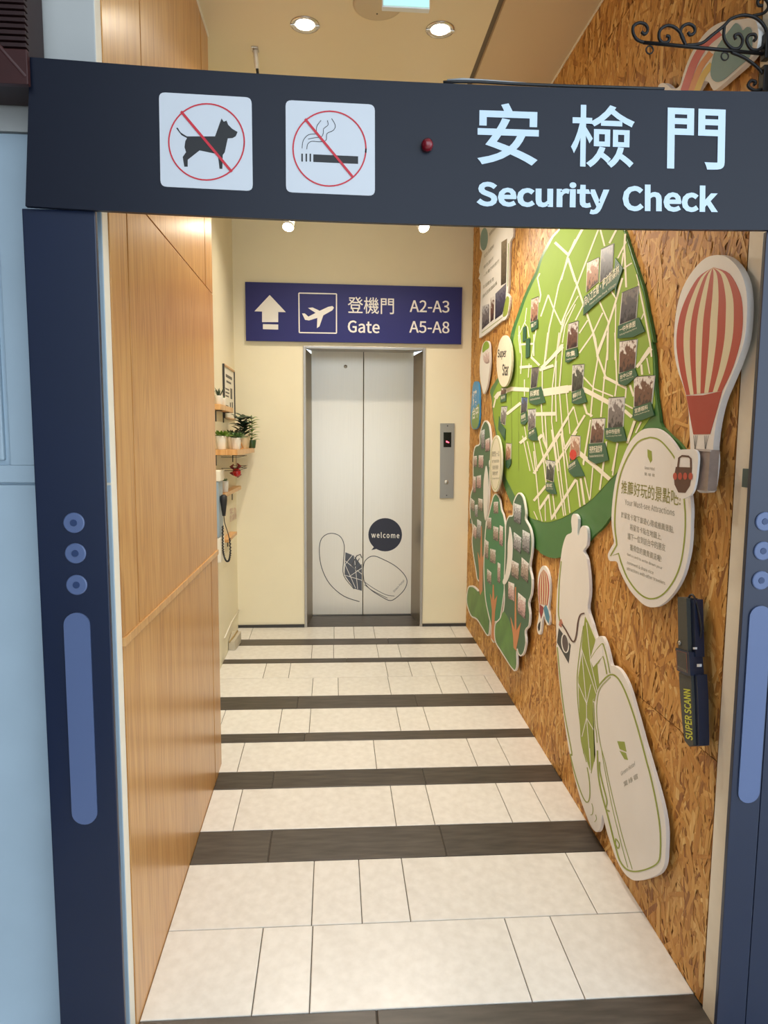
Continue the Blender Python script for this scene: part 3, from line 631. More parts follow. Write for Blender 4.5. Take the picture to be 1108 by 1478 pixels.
rd(cC, 11, [(330, 700), (360, 655), (500, 600), (690, 610), 38], [(310, 800), (335, 690), 14], [(840, 640), (1108, 600), 70], [(450, 870), (600, 750), 26], [(760, 870), (970, 865), 34], [(590, 370), (720, 360), 24], [(710, 260), (800, 350), 20], [(820, 380), (1050, 150), 28], [(800, 400), (950, 350), 26],
   [(850, 350), (890, 0), 13], [(830, 400), (830, 620)], [(1010, 0), (940, 560), (930, 950), (1000, 1477)], [(1050, 120), (1010, 600), (1050, 1100), (1108, 1450)], [(980, 300), (970, 620), (980, 950)], [(1108, 900), (760, 1470), 18], [(590, 1180), (660, 1120), 26], [(780, 1140), (830, 1090), 30],
   [(820, 760), (840, 1150), (880, 1250)], [(860, 880), (880, 1230)], [(590, 20), (610, 250), (600, 440), 9], [(740, 20), (740, 250)], [(640, 500), (640, 680), 9], [(620, 1100), (700, 1477), 9], [(670, 1160), (740, 1477), 9], [(740, 1170), (780, 1477), 9], [(800, 1160), (870, 1400), 9], [(640, 1000), (660, 1120), 8], [(690, 330), (680, 480), 8])
lines('map_streets', PW, R_, HM+0.0018, M_road, mp_)
for l_ in [(cC([(495, 520), (505, 1160), (505, 1400)]), 0.25), (cC([(575, 300), (578, 1477)]), 0.2), (cD([(800, 945), (705, 1200)]), 0.6)]: lines('map_fold', PW, [l_], HM+0.0022, M_brown, mp_)
GREY = ('grey', (206, 204, 204), (120, 112, 112), (44, 40, 42)); DKG = ('nightgrey', (118, 110, 106), (84, 80, 84), (40, 36, 40)); BRN = ('brown', (226, 220, 214), (112, 76, 60), (58, 38, 34))
BLU = ('bluegrey', (84, 110, 160), (70, 70, 84), (42, 40, 42)); WRM = ('warm', (232, 214, 196), (176, 130, 104), (86, 60, 50)); TREE = ('leafy', (216, 214, 206), (70, 72, 62), (30, 32, 28))
cards = [  # crop, photo corners, flag outline, tones, Chinese, English
    (cB, [(277, 442), (396, 386), (386, 640), (266, 745)], None, WRM, None, None),
    (cB, [(425, 300), (552, 240), (536, 545), (410, 645)], [(240, 800), (400, 680), (560, 540), (572, 385), (652, 500), (585, 690), (575, 805), (568, 705), (400, 845), (230, 1002)], DKG, '向心之左閣・舊衣新森林', None),
    (cB, [(650, 762), (815, 692), (790, 1030), (620, 1095)], [(600, 1112), (822, 1020), (885, 1170), (760, 1230), (595, 1245)], DKG, '一中街商圈', 'Yizhong Shopping District'),
    (cD, [(625, 102), (800, 77), (776, 390), (615, 430)], [(610, 440), (780, 380), (806, 460), (680, 570), (605, 545)], BRN, '台中公園', 'Taichung Park'),
    (cD, [(780, 477), (985, 462), (955, 760), (776, 790)], [(765, 800), (950, 740), (986, 880), (825, 946), (755, 910)], BRN, '宮原眼科', 'Miyahara'),
    (cD, [(507, 702), (666, 692), (650, 1020), (495, 1020)], [(460, 1020), (655, 1005), (692, 1155), (560, 1167), (464, 1132)], GREY, '台中市役所', 'Taichung City Hall'),
    (cD, [(330, 922), (460, 917), (436, 1170), (305, 1180)], [(285, 1186), (460, 1175), (500, 1360), (365, 1402), (280, 1352)], BRN, '刑務所演武場', 'Budokan Martial Arts Hall'),
    (cF, [(398, 68), (492, 72), (486, 270), (382, 335)], [(372, 370), (456, 310), (541, 495), (425, 507), (370, 450)], WRM, '國美館', 'Museum of Fine Arts'),
    (cD, [(122, 352), (236, 342), (220, 598), (110, 632)], [(110, 640), (224, 592), (270, 740), (180, 766), (108, 752)], TREE, '柳川', 'Liuchuan Riverside'),
    (cB, [(77, 1092), (175, 1062), (165, 1330), (55, 1360)], [(40, 1372), (166, 1345), (174, 1430), (75, 1502), (40, 1497)], BRN, '市集', 'Creative Market'),
    (cC, [(717, 382), (791, 372), (766, 578), (706, 592)], [(690, 602), (815, 577), (861, 745), (760, 776), (688, 746)], DKG, '科博館', 'National Museum of Natural Science'),
    (cC, [(610, 692), (670, 697), (660, 845), (600, 858)], [(600, 870), (660, 838), (676, 940), (640, 986), (598, 970)], BLU, '歌劇院', 'Theater'),
    (cC, [(680, 822), (756, 817), (750, 1008), (680, 1042)], [(680, 1060), (756, 1010), (781, 1150), (720, 1152), (675, 1122)], GREY, '勤美', 'Calligraphy Greenway'),
    (cC, [(395, 592), (441, 592), (441, 652), (386, 664)], [(384, 672), (441, 650), (441, 730), (382, 746)], BRN, '夜市', None),
    (cC, [(395, 792), (452, 790), (430, 985), (385, 960)], [(368, 890), (358, 1030), (430, 1150), (436, 1030), (384, 968)], GREY, None, None),
    (cC, [(446, 1182), (496, 1187), (490, 1345), (440, 1360)], [(438, 1368), (496, 1348), (491, 1410), (465, 1452), (440, 1432)], WRM, None, None),
    (cA, [(642, 832), (714, 802), (700, 1048), (630, 1068)], [(628, 1082), (706, 1040), (706, 1130), (640, 1177)], WRM, '東海', None),
    (cA, [(556, 1136), (576, 1122), (574, 1190), (554, 1206)], [(550, 1130), (582, 1108), (580, 1262), (545, 1282)], DKG, None, None),
    (cA, [(588, 1262), (614, 1252), (612, 1340), (586, 1352)], [(580, 1250), (622, 1240), (616, 1440), (577, 1457)], DKG, None, None),
    (cF, [(137, 327), (222, 342), (206, 556), (132, 530)], [(130, 562), (210, 560), (241, 690), (185, 686), (128, 652)], TREE, '彩虹', 'Rainbow Village')]
for (c, ph, fl, tone, zh, en) in cards:
    ph = c(ph)
    base = [(x+(x-sum(p[0] for p in ph)/4)*0.07, y+(y-sum(p[1] for p in ph)/4)*0.04) for x, y in ph]
    cd_ = plate('landmark_card', PW, base, HM+0.0012, HM+0.0040, M_bw, mp_)
    plate('landmark_photo', PW, ph, HM+0.0040, HM+0.0046, photo_mat('print_'+tone[0], *tone[1:]), cd_)
    lines('card_top_edge', PW, [([base[0], base[1]], 0.9)], HM+0.0052, M_blk, cd_)
    if fl:
        fl = c(fl); plate('name_flag', PW, fl, HM+0.0040, HM+0.0064, M_flag, cd_)
        mb = MB()
        if len(fl) == 10:
            letter(mb, PW, zh, *cB([(245, 905), (615, 560), (245, 800)]), HM+0.0070, 0.01)
            letter(mb, PW, 'Heart of the Park  Village', *cB([(300, 900), (580, 680), (300, 870)]), HM+0.0070)
        else:
            a, b2 = np.array(fl[0]), np.array(fl[1]); d = b2-a; dn = np.array([0, 1.0])*abs(fl[-1][1]-fl[0][1])
            if zh: letter(mb, PW, zh, tuple(a+d*0.08+dn*0.62), tuple(a+d*0.84+dn*0.62), tuple(a+d*0.08+dn*0.16), HM+0.0070, 0.012)
            if en: letter(mb, PW, en, tuple(a+d*0.08+dn*0.88), tuple(a+d*0.92+dn*0.88), tuple(a+d*0.08+dn*0.72), HM+0.0070)
        if mb.v: mb.build('flag_lettering', M_road, cd_, fix=False)
q = cF([(418, 268)])[0]
plate('red_lantern', PW, ell(q, 5, 7.5, 14), HM+0.0046, HM+0.0052, mat('lantern_red', (206, 58, 48), 0.5), mp_)

# ---- information board in the far upper corner
ib = smooth(cA([(100, -70), (280, -90), (440, -80), (448, 60), (442, 165), (412, 215), (405, 400), (398, 690), (386, 760), (408, 805), (408, 870), (385, 1000), (355, 1048), (325, 1058), (200, 1160), (95, 1237), (84, 1200), (95, 900), (100, 650), (75, 608), (92, 560), (80, 520), (116, 330), (90, 290), (95, 150)]), True, 2)
info = board('information_board', 'white cut-out notice with text lines and building photos, beside the lift wall', ib, 0.004, 0.016, M_bw)
plate('teal_balloon', PW, ell(cA([(135, 185)])[0], 5.4, 16.5, 20, 0.06), 0.016, 0.0168, M_teal, info)
plate('dark_photo', PW, cA([(320, 218), (380, 180), (370, 650), (315, 682)]), 0.016, 0.0168, photo_mat('print_brown2', (132, 118, 98), (96, 84, 68), (60, 52, 44)), info)
plate('building_photo', PW, cA([(116, 902), (190, 872), (190, 1080), (112, 1150)]), 0.016, 0.0168, photo_mat('print_grey', *GREY[1:]), info)
plate('building_photo', PW, cA([(205, 812), (245, 792), (237, 1042), (202, 1072)]), 0.016, 0.0168, photo_mat('print_brown', *BRN[1:]), info)
plate('tower_photo', PW, cA([(256, 768), (372, 655), (362, 860), (330, 985), (252, 1042)]), 0.016, 0.0168, photo_mat('print_tower', (120, 118, 132), (72, 68, 90), (44, 42, 56)), info)
plate('green_leaf', PW, smooth(cA([(375, 800), (402, 815), (395, 900), (380, 985), (335, 1012), (350, 900)]), True, 3), 0.016, 0.0172, M_olive, info)
lines('border_line', PW, [(cA([(110, 1185), (330, 1020)]), 0.8), (cA([(395, 230), (388, 690)]), 0.8)], 0.0168, M_olive, info)
lettering('notice_lettering', PW, [(t, *cA([(x0, y0+38), (x1, y1+38), (x0, y0)])) for t, x0, y0, x1, y1 in (('植物系旅店', 190, 120, 275, 20), ('從生活開始', 135, 355, 240, 235), ('綠色旅行', 130, 470, 235, 370), ('一片葉子的旅行', 130, 560, 298, 395), ('在這裡發芽', 125, 680, 240, 590), ('旅人的家園故事', 120, 780, 275, 630))], 0.0168, M_greytxt, info)

# ---- small ovals on the far part of the wall
ov = board('oval_portrait_board', 'narrow white oval cut-out with green top, left of the round Super Star disc', smooth(cC([(235, 88), (262, 110), (270, 200), (272, 330), (262, 450), (240, 580), (212, 650), (198, 640), (175, 540), (163, 430), (165, 300), (185, 170), (205, 110)]), True, 3), 0.012, 0.024, M_bw)
plate('green_top', PW, smooth(cC([(235, 92), (258, 112), (262, 160), (225, 190), (195, 215), (192, 170), (208, 115)]), True, 3), 0.024, 0.0246, M_green, ov)
plate('pale_figure', PW, smooth(cC([(225, 200), (258, 190), (264, 260), (262, 320), (230, 330), (205, 300), (200, 240)]), True, 3), 0.024, 0.0246, photo_mat('print_pink', (236, 226, 222), (206, 180, 176), (140, 112, 110), 60), ov)
ss = board('super_star_disc', 'cream round disc lettered Super Star at the left edge of the map', ell(cC([(423, 305)])[0], 10.9, 37.2, 32, 0.02), 0.030, 0.042, mat('cream_disc', (226, 214, 188), 0.5, var=0.04, vs=20), 'disc')
lettering('disc_lettering', PW, [('Super', *cC([(355, 290), (446, 286), (355, 180)]), 0.01), ('Star', *cC([(404, 462), (470, 460), (404, 335)]), 0.01)], 0.0426, M_blk, ss)
q = PW.p(cC([(423, 340)])[0]); MB().lathe([(0.03, 0.0), (0.03, 0.014)], (RX-0.030, q.y, q.z), 'X', 12).build('standoff', M_bw, ss)
bo = board('blue_oval_board', 'small oval cut-out, blue above and green below, at the lift-wall corner', smooth(cC([(118, 520), (145, 535), (158, 620), (160, 750), (158, 930), (140, 1010), (105, 1032), (75, 1000), (65, 880), (75, 740), (85, 600), (100, 535)]), True, 3), 0.006, 0.018, mat('sky_blue_print', (64, 150, 206), 0.45))
plate('green_base', PW, smooth(cC([(80, 850), (120, 800), (158, 760), (156, 930), (138, 1005), (105, 1026), (80, 990)]), True, 3), 0.018, 0.0186, mat('grass_print', (128, 160, 90), 0.5), bo)
lettering('oval_lettering', PW, [('好客', *cC([(88, 790), (132, 770), (88, 620)]), 0.02), ('台中', *cC([(85, 930), (150, 900), (85, 800)]), 0.02)], 0.0190, M_whiteprint, bo)

# ---- three tree boards with guests' photos
M_t1 = mat('tree_green_dark', (80, 116, 82), 0.48, var=0.05, vs=12); M_t2 = mat('tree_green_mid', (70, 138, 92), 0.48, var=0.08, vs=9); M_t3 = mat('tree_green_deep', (72, 106, 78), 0.48, var=0.05, vs=12)
M_bush = mat('bush_green', (98, 142, 70), 0.48, var=0.25, vs=7); M_trunk = mat('trunk_orange', (206, 136, 88), 0.5)
PH = [photo_mat('guest_%d' % i, *t, 90) for i, t in enumerate((((240, 234, 230), (192, 152, 146), (84, 66, 66)), ((236, 232, 230), (168, 146, 132), (70, 60, 60)), ((246, 240, 236), (206, 168, 164), (110, 84, 84)), ((232, 236, 238), (148, 146, 150), (60, 58, 62))))]
def inset(pts, k):
    P = [np.array(p, float) for p in pts]; n = len(P); out = []
    ar = sum(P[i][0]*P[(i+1) % n][1]-P[(i+1) % n][0]*P[i][1] for i in range(n)); s = 1 if ar > 0 else -1
    for i in range(n):
        t = P[(i+1) % n]-P[i-1]; t = t/(np.linalg.norm(t)+1e-9); out.append(tuple(P[i]+s*np.array([-t[1], t[0]])*k*np.array([0.55, 1.0])))
    return out
def tree(name, label, outl, green, h0, h1, bush, trunk, photos, cut=None):
    t = board(name, label, outl, h0, h1, M_bw); t['group'] = 'tree photo boards'
    plate('foliage', PW, inset(outl, 2.2), h1, h1+0.0008, green, t)
    if bush: plate('bush', PW, bush, h1+0.0008, h1+0.0014, M_bush, t)
    for k in trunk: plate('trunk', PW, k, h1+0.0008, h1+0.0020, M_trunk, t)
    for c, ls in photos:
        for (x0, y0, x1, y1) in ls:
            P0 = PW.p(c([((x0+x1)/2, (y0+y1)/2)])[0], h1); L_ = PW.p(c([(x0, (y0+y1)/2)])[0], h1); Rr = PW.p(c([(x1, (y0+y1)/2)])[0], h1)
            U = PW.p(c([((x0+x1)/2, y0)])[0], h1); D_ = PW.p(c([((x0+x1)/2, y1)])[0], h1)
            wy = abs(L_.y-Rr.y)/2; hz = abs(U.z-D_.z)/2*0.92; an = random.uniform(-0.12, 0.12); vs = []
            for hx in (h1+0.0030, h1+0.0014):
                for (sa, sb) in ((-1, -1), (1, -1), (1, 1), (-1, 1)):
                    a_, b_ = sa*wy, sb*hz; vs.append((RX-hx, P0.y+a_*math.cos(an)-b_*math.sin(an), P0.z+a_*math.sin(an)+b_*math.cos(an)))
            MB().add(vs, [(0, 1, 2, 3), (7, 6, 5, 4), (0, 4, 5, 1), (1, 5, 6, 2), (2, 6, 7, 3), (3, 7, 4, 0)]).build('guest_photo', random.choice(PH), t)
    if cut: plate('white_cutout', PW, cut, h1+0.0014, h1+0.0034, M_bw, t)
    return t
t1 = smooth(cE([(320, 62), (372, 115), (394, 240), (402, 400), (395, 600), (380, 900), (370, 1150), (345, 1400)]) + cG([(225, 100), (215, 350), (212, 640), (240, 760), (262, 900), (258, 1010), (250, 1080), (230, 1093), (190, 1030), (140, 952), (92, 925), (60, 852), (46, 770), (62, 662), (100, 648), (132, 668), (158, 690), (162, 620), (142, 590), (128, 500), (108, 380), (95, 250), (103, 140), (86, 50)]) + cE([(128, 1440), (114, 1250), (124, 1060), (155, 930), (156, 700), (160, 520), (188, 405), (245, 372), (246, 270), (272, 150)]), True, 3)
tree('tree_photo_board', 'dark green tree cut-out pinned with photos, nearest the lift wall', t1, M_t1, 0.004, 0.014, smooth(cG([(70, 675), (100, 665), (135, 690), (165, 715), (215, 690), (238, 800), (245, 950), (235, 1075), (195, 1020), (145, 940), (95, 910), (68, 840), (56, 765)]), True, 3),
     [cG([(178, 120), (184, 120), (188, 400), (203, 372), (192, 520), (190, 690), (172, 735), (160, 690), (162, 520), (148, 350), (170, 420)])],
     [(cE, [(175, 530, 215, 690), (240, 520, 300, 705), (214, 790, 270, 975), (165, 800, 200, 1035), (135, 1110, 182, 1265), (190, 1180, 225, 1355), (235, 1100, 292, 1265), (275, 180, 318, 450), (330, 300, 385, 480)]), (cG, [(112, 110, 140, 230), (145, 60, 180, 235)])],
     smooth(cE([(340, 680), (356, 780), (362, 900), (360, 1100), (345, 1290), (325, 1400), (305, 1290), (298, 1100), (300, 900), (312, 780), (328, 680)]), True, 3))
t2 = smooth(cE([(465, 1036), (515, 1100), (540, 1250), (568, 1320), (590, 1440)]) + cG([(395, 130), (400, 350), (395, 560), (385, 700), (372, 800), (360, 880), (345, 960), (326, 992), (302, 972), (298, 1080), (296, 1155), (268, 1120), (262, 1000), (240, 900), (216, 780), (205, 640), (200, 480), (206, 300), (215, 150)]) + cE([(345, 1400), (385, 1240), (415, 1110), (435, 1060)]), True, 3)
tree('tree_photo_board', 'mid green tree cut-out pinned with photos, middle of the three trees', t2, M_t2, 0.016, 0.024, None,
     [cG([(283, 640), (290, 640), (296, 780), (322, 735), (302, 880), (296, 1000), (296, 1148), (268, 1112), (272, 1000), (275, 870), (258, 720), (276, 780)])],
     [(cE, [(440, 1140, 500, 1310)]), (cG, [(235, 40, 272, 150), (290, 120, 335, 252), (345, 110, 375, 300), (215, 240, 246, 412), (262, 320, 310, 452), (328, 440, 352, 630), (235, 510, 272, 632)])])
t3 = smooth(cE([(765, 1024), (828, 1085), (858, 1230), (866, 1310)]) + cG([(575, 60), (612, 130), (632, 225), (630, 350), (612, 480), (632, 590), (626, 720), (602, 800), (612, 900), (604, 1005), (572, 1050), (578, 1150), (560, 1242), (530, 1277), (506, 1250), (496, 1210), (498, 1350), (480, 1408), (450, 1385), (400, 1310), (350, 1230), (308, 1160), (294, 1080), (302, 985), (340, 940), (372, 870), (384, 760), (380, 600), (388, 400), (392, 200), (398, 90), (424, 28), (455, 22)]) + cE([(690, 1285), (700, 1140)]), True, 3)
tree('tree_photo_board', 'dark green tree cut-out pinned with photos, nearest the small striped balloon', t3, M_t3, 0.026, 0.036, smooth(cG([(375, 880), (420, 940), (450, 1050), (485, 1190), (486, 1350), (478, 1392), (445, 1365), (405, 1300), (355, 1215), (315, 1150), (302, 1080), (308, 1000), (345, 960)]), True, 3),
     [cG([(480, 660), (488, 660), (492, 1050), (532, 975), (510, 1110), (492, 1200), (492, 1230), (468, 1200), (462, 1090), (440, 930), (476, 1045)])],
     [(cE, [(712, 1170, 802, 1440)]), (cG, [(470, 190, 537, 345), (548, 160, 613, 355), (452, 430, 515, 585), (538, 415, 602, 605), (424, 615, 476, 780), (508, 728, 576, 925)])],
     smooth(cG([(432, 125), (448, 180), (458, 280), (455, 400), (440, 520), (415, 600), (385, 640), (370, 610), (395, 540), (412, 400), (415, 280), (425, 190)]), True, 3))
lo_ = board('oval_note_board', 'cream upright oval note with small text, between the trees and the map', ell(cE([(462, 640)])[0], 8.6, 41, 32, 0.02), 0.040, 0.050, mat('cream_note', (232, 224, 200), 0.5))
e = ell(cE([(462, 640)])[0], 7.2, 37.5, 32, 0.02); lines('oval_border', PW, [(e+e[:2], 0.5)], 0.0506, M_olive, lo_)
lettering('note_lettering', PW, [(t, *cE([(x0, y0+h), (x1, y0+h-6), (x0, y0)])) for t, x0, y0, x1, h in (('我們在一起', 412, 475, 512, 70), ('留下美好回憶', 415, 590, 505, 40), ('分享旅行的照片', 415, 665, 500, 55), ('與朋友們', 420, 745, 490, 50), ('Green Hotel', 415, 825, 505, 25))], 0.0506, M_greytxt, lo_)
q = PW.p(cE([(462, 640)])[0]); MB().lathe([(0.025, 0.0), (0.025, 0.022)], (RX-0.0402, q.y, q.z), 'X', 12).build('standoff', M_bw, lo_)

# ---- small balloon
sb = board('small_balloon_board', 'small red and cream striped balloon cut-out left of the white suitcase board', smooth(cH([(125, 514), (92, 556), (73, 640), (75, 780), (84, 880), (85, 960), (78, 1030), (65, 1095), (70, 1158), (90, 1182), (106, 1150), (116, 1050), (133, 1000), (150, 1060), (174, 1092), (188, 1060), (184, 990), (176, 920), (190, 800), (190, 680), (176, 590), (155, 538)]), True, 3), 0.004, 0.014, M_bw)
def gores(pl, c, left, right, n, cols, h, parent, wts=None):
    L_ = smooth(c(left), False, 4); Rr = smooth(c(right), False, 4)
    m_ = min(len(L_), len(Rr)); w = np.cumsum([0]+(wts or [1]*n)); w = w/w[-1]
    for k in range(n):
        a = [tuple(np.array(L_[i])*(1-w[k])+np.array(Rr[i])*w[k]) for i in range(m_)]; b = [tuple(np.array(L_[i])*(1-w[k+1])+np.array(Rr[i])*w[k+1]) for i in range(m_)]
        plate('balloon_stripe', pl, a+b[::-1], h, h+0.0008, cols[k % 2], parent)
gores(PW, cH, [(126, 552), (96, 600), (82, 690), (80, 790), (90, 885)], [(130, 552), (162, 600), (180, 690), (180, 790), (165, 900)], 9, (M_redp, M_creamp), 0.014, sb)
plate('balloon_skirt', PW, cH([(90, 888), (127, 915), (124, 965), (104, 1030), (88, 960)]), 0.014, 0.0148, mat('dark_red_print', (150, 58, 56), 0.5), sb)
plate('teal_ribbon', PW, cH([(127, 925), (152, 890), (174, 950), (186, 1010), (178, 1078), (150, 1030)]), 0.014, 0.0148, mat('teal_blue_print', (82, 140, 166), 0.5), sb)
plate('balloon_basket', PW, cH([(78, 1080), (98, 1052), (94, 1130), (80, 1150), (72, 1110)]), 0.014, 0.0148, M_blk, sb)

# ---- the large white suitcase board
out = smooth(cH([(430, 10), (404, 30), (396, 90), (402, 188), (350, 220), (315, 320), (295, 440), (280, 560), (265, 700), (255, 850), (250, 1000), (252, 1150), (256, 1300)])
             + cI([(76, 190), (86, 300), (100, 480), (120, 650), (140, 800), (165, 980), (190, 1130)]) + cJ([(128, 20), (150, 130), (185, 290), (230, 450), (280, 590), (322, 690), (362, 740), (392, 734), (412, 680), (424, 592), (440, 645), (470, 760), (520, 910), (562, 1015), (622, 1112), (690, 1168), (750, 1175), (850, 1150), (930, 1110), (972, 1040), (985, 940), (990, 750), (975, 600), (940, 440), (890, 260), (832, 60)])
             + cI([(862, 1065), (812, 880), (762, 700), (730, 590), (690, 490), (640, 410), (592, 376), (563, 368), (540, 270), (512, 172), (484, 116), (452, 116), (434, 130), (406, 45)])
             + cH([(600, 1080), (556, 932), (570, 800), (570, 650), (546, 450), (512, 372), (545, 320), (555, 230), (545, 150), (512, 126), (482, 160), (470, 220), (456, 200), (462, 60)]), True, 3)
sn = board('suitcase_cutout_board', 'tall white cut-out board with green-outlined suitcase and camera, standing low on the wall', out, 0.0175, 0.030, M_bw)
HS = 0.0308
lines('green_outlines', PW, [(smooth(a, False), w) for a, w in (
    (cH([(300, 470), (283, 640), (276, 800), (272, 960), (285, 1050)]), 1.4), (cI([(86, 210), (110, 480), (150, 800), (215, 1150)]) + cJ([(140, 60), (190, 260), (250, 430), (290, 480), (312, 430), (310, 300), (290, 170)]), 1.5),
    (cI([(318, 20), (285, 250), (262, 470), (268, 700), (290, 900), (300, 1050), (345, 1231)]), 1.2),
    (cI([(412, 690), (445, 570), (540, 462), (610, 472), (680, 585), (760, 800), (830, 1040), (880, 1231)]) + cJ([(850, 240), (900, 470), (935, 700), (940, 900), (920, 1012), (830, 1070), (720, 1095), (640, 1075), (580, 1000), (540, 870), (475, 610), (420, 410), (388, 230), (380, 20)]), 2.2),
    (cI([(560, 474), (470, 570), (438, 690), (438, 860), (470, 1080), (510, 1231)]) + cJ([(480, 280), (545, 560), (615, 830), (690, 1075)]), 1.0),
    (cJ([(418, 20), (455, 240), (520, 560), (600, 880), (650, 1060)]), 0.9),
    (cI([(378, 322), (430, 240), (482, 180), (500, 205), (530, 320), (552, 440)]), 1.6), (cI([(378, 322), (405, 390), (450, 345), (490, 290), (526, 450)]), 1.6),
    (cJ([(400, 120), (402, 200), (430, 330), (465, 470), (455, 540), (490, 560)]), 2.0), (cJ([(545, 800), (540, 850), (565, 890), (575, 850), (550, 810)]), 1.6), (cI([(408, 700), (420, 900), (432, 960), (440, 1060)]), 1.2),
    (cJ([(330, 490), (342, 540), (335, 585), (318, 592)]), 0.9), (cJ([(365, 590), (372, 630), (355, 655)]), 0.9))], HS, M_olive, sn)
facet = cH([(530, 1005), (560, 1060), (630, 1230)]) + cI([(420, 165), (376, 312), (388, 345), (440, 350), (458, 545), (430, 610), (400, 685), (412, 900), (420, 1100), (415, 1231)]) + cJ([(362, 60), (326, 226), (300, 150), (258, 10)]) + cI([(318, 1160), (300, 1050), (282, 800), (272, 480), (305, 245), (303, 190)])
plate('shell_facets', PW, facet, 0.030, 0.0306, M_olive, sn)
lines('facet_lines', PW, [(cI(a), 1.0) for a in ([(345, -10), (380, 322)], [(302, 225), (432, 625)], [(303, 245), (345, 720)], [(270, 528), (350, 722)], [(385, 540), (345, 720)], [(345, 718), (347, 842)], [(346, 838), (305, 1005)], [(346, 838), (408, 945)], [(346, 838), (378, 1231)], [(378, 322), (440, 600)])] + [(cJ([(312, 0), (322, 210)]), 1.0)], 0.0312, M_whiteprint, sn)
plate('handle_shape', PW, cI([(378, 322), (430, 240), (482, 182), (492, 286), (440, 345), (405, 388)]), 0.0306, 0.0310, M_bw, sn)
plate('camera_body', PW, cH([(276, 1118), (392, 1282), (372, 1462), (258, 1258)]), 0.030, 0.0306, mat('camera_print', (58, 60, 60), 0.5), sn)
e = ell(cH([(338, 1266)])[0], 4.9, 13.4, 24, -0.1); plate('camera_lens', PW, e, 0.0306, 0.0310, mat('lens_brown_print', (84, 70, 70), 0.4), sn)
lines('camera_lens_ring', PW, [(e+e[:2], 1.6)], 0.0314, M_whiteprint, sn)
plate('camera_viewfinder', PW, cH([(284, 1040), (300, 1030), (316, 1075), (300, 1115), (276, 1090)]), 0.030, 0.0307, mat('salmon_print', (190, 122, 104), 0.5), sn)
lines('camera_strap', PW, [(smooth(cH([(305, 1078), (345, 1140), (398, 1235), (428, 1245), (448, 1170), (462, 1060), (485, 990), (525, 975)]), False), 2.0)], 0.0316, M_brown, sn)
plate('leaf_logo', PW, cI([(618, 1045), (682, 1050), (700, 1140), (640, 1115)]), 0.030, 0.0307, M_olive, sn)
plate('leaf_logo', PW, cI([(638, 1130), (695, 1150), (712, 1212), (682, 1205)]), 0.030, 0.0307, M_olive, sn)
lettering('suitcase_lettering', PW, [('Green Hotel', *cJ([(590, 245), (715, 155), (588, 205)])), ('葉綠宿', *cJ([(618, 345), (742, 268), (610, 300)]), 0.0, 1.3)], 0.0307, M_greytxt, sn)

# ---- speech bubble
bub = smooth(cK([(490, 110), (400, 132), (300, 235), (230, 390), (176, 560), (146, 750), (136, 930), (150, 1060)]) + cL([(190, 316), (165, 362), (126, 440), (130, 490), (152, 516), (220, 522), (245, 600), (300, 720), (370, 840), (450, 930), (520, 988), (600, 1010), (680, 990), (760, 930), (850, 820), (930, 660), (980, 470), (1003, 300), (1010, 100)])
             + cK([(845, 830), (832, 690), (808, 560), (770, 420), (720, 300), (650, 200), (570, 130)]), True, 3)
sp_ = board('speech_bubble_board', 'white oval speech bubble board with green ring and Chinese text', bub, 0.024, 0.034, M_bw)
for q in ((920, 700), (940, 800)):
    p = PW.p(q); MB().lathe([(0.02, 0.0), (0.02, 0.0215)], (RX-0.0220, p.y, p.z), 'X', 12).build('standoff', M_bw, sp_)
ring = smooth(cK([(480, 193), (370, 235), (270, 385), (205, 565), (172, 800), (166, 980), (180, 1110)]) + cL([(219, 345)]), False) + cL([(152, 462), (238, 434)]) + smooth(cL([(262, 520), (330, 690), (430, 832), (520, 902), (600, 918), (680, 892), (760, 822), (850, 680), (910, 500), (944, 250), (950, 50)]) + cK([(786, 800), (770, 650), (735, 480), (690, 365), (600, 250), (540, 206), (480, 193)]), False)
lines('green_ring', PW, [(ring, 2.1)], 0.0346, M_olive, sp_)
plate('leaf_logo', PW, cK([(455, 298), (492, 315), (497, 395), (482, 420), (458, 365)]), 0.034, 0.0346, M_olive, sp_)
lettering('bubble_title', PW, [('推薦好玩的景點吧!', *cK([(222, 690), (748, 805), (225, 572)]), 0.004)], 0.0346, mat('olive_text', (140, 140, 66), 0.5), sp_)
lettering('bubble_lettering', PW, [('Your Must-see Attractions', *cK([(255, 790), (695, 892), (255, 738)])), ('於留言卡寫下旅遊心得或推薦景點,', *cK([(222, 905), (690, 1048), (222, 850)])), ('將留言卡貼在地圖上,', *cK([(300, 1015), (580, 1110), (300, 958)])),
          ('讓下一位到訪台中的朋友', *cK([(280, 1098), (615, 1208), (280, 1038)])), ('獲得您的寶貴資訊喔!', *cL([(360, 398), (695, 530), (360, 332)])), ('Get a card to write down your', *cL([(330, 462), (705, 615), (330, 425)])),
          ('comment & share nice', *cL([(330, 545), (610, 660), (330, 508)])), ('attractions with other travelers', *cL([(325, 607), (735, 770), (325, 570)])), ('Green Hotel', *cK([(430, 475), (520, 488), (430, 445)])), ('葉 綠 宿', *cK([(428, 530), (520, 545), (428, 502)]))], 0.0346, M_greytxt, sp_)

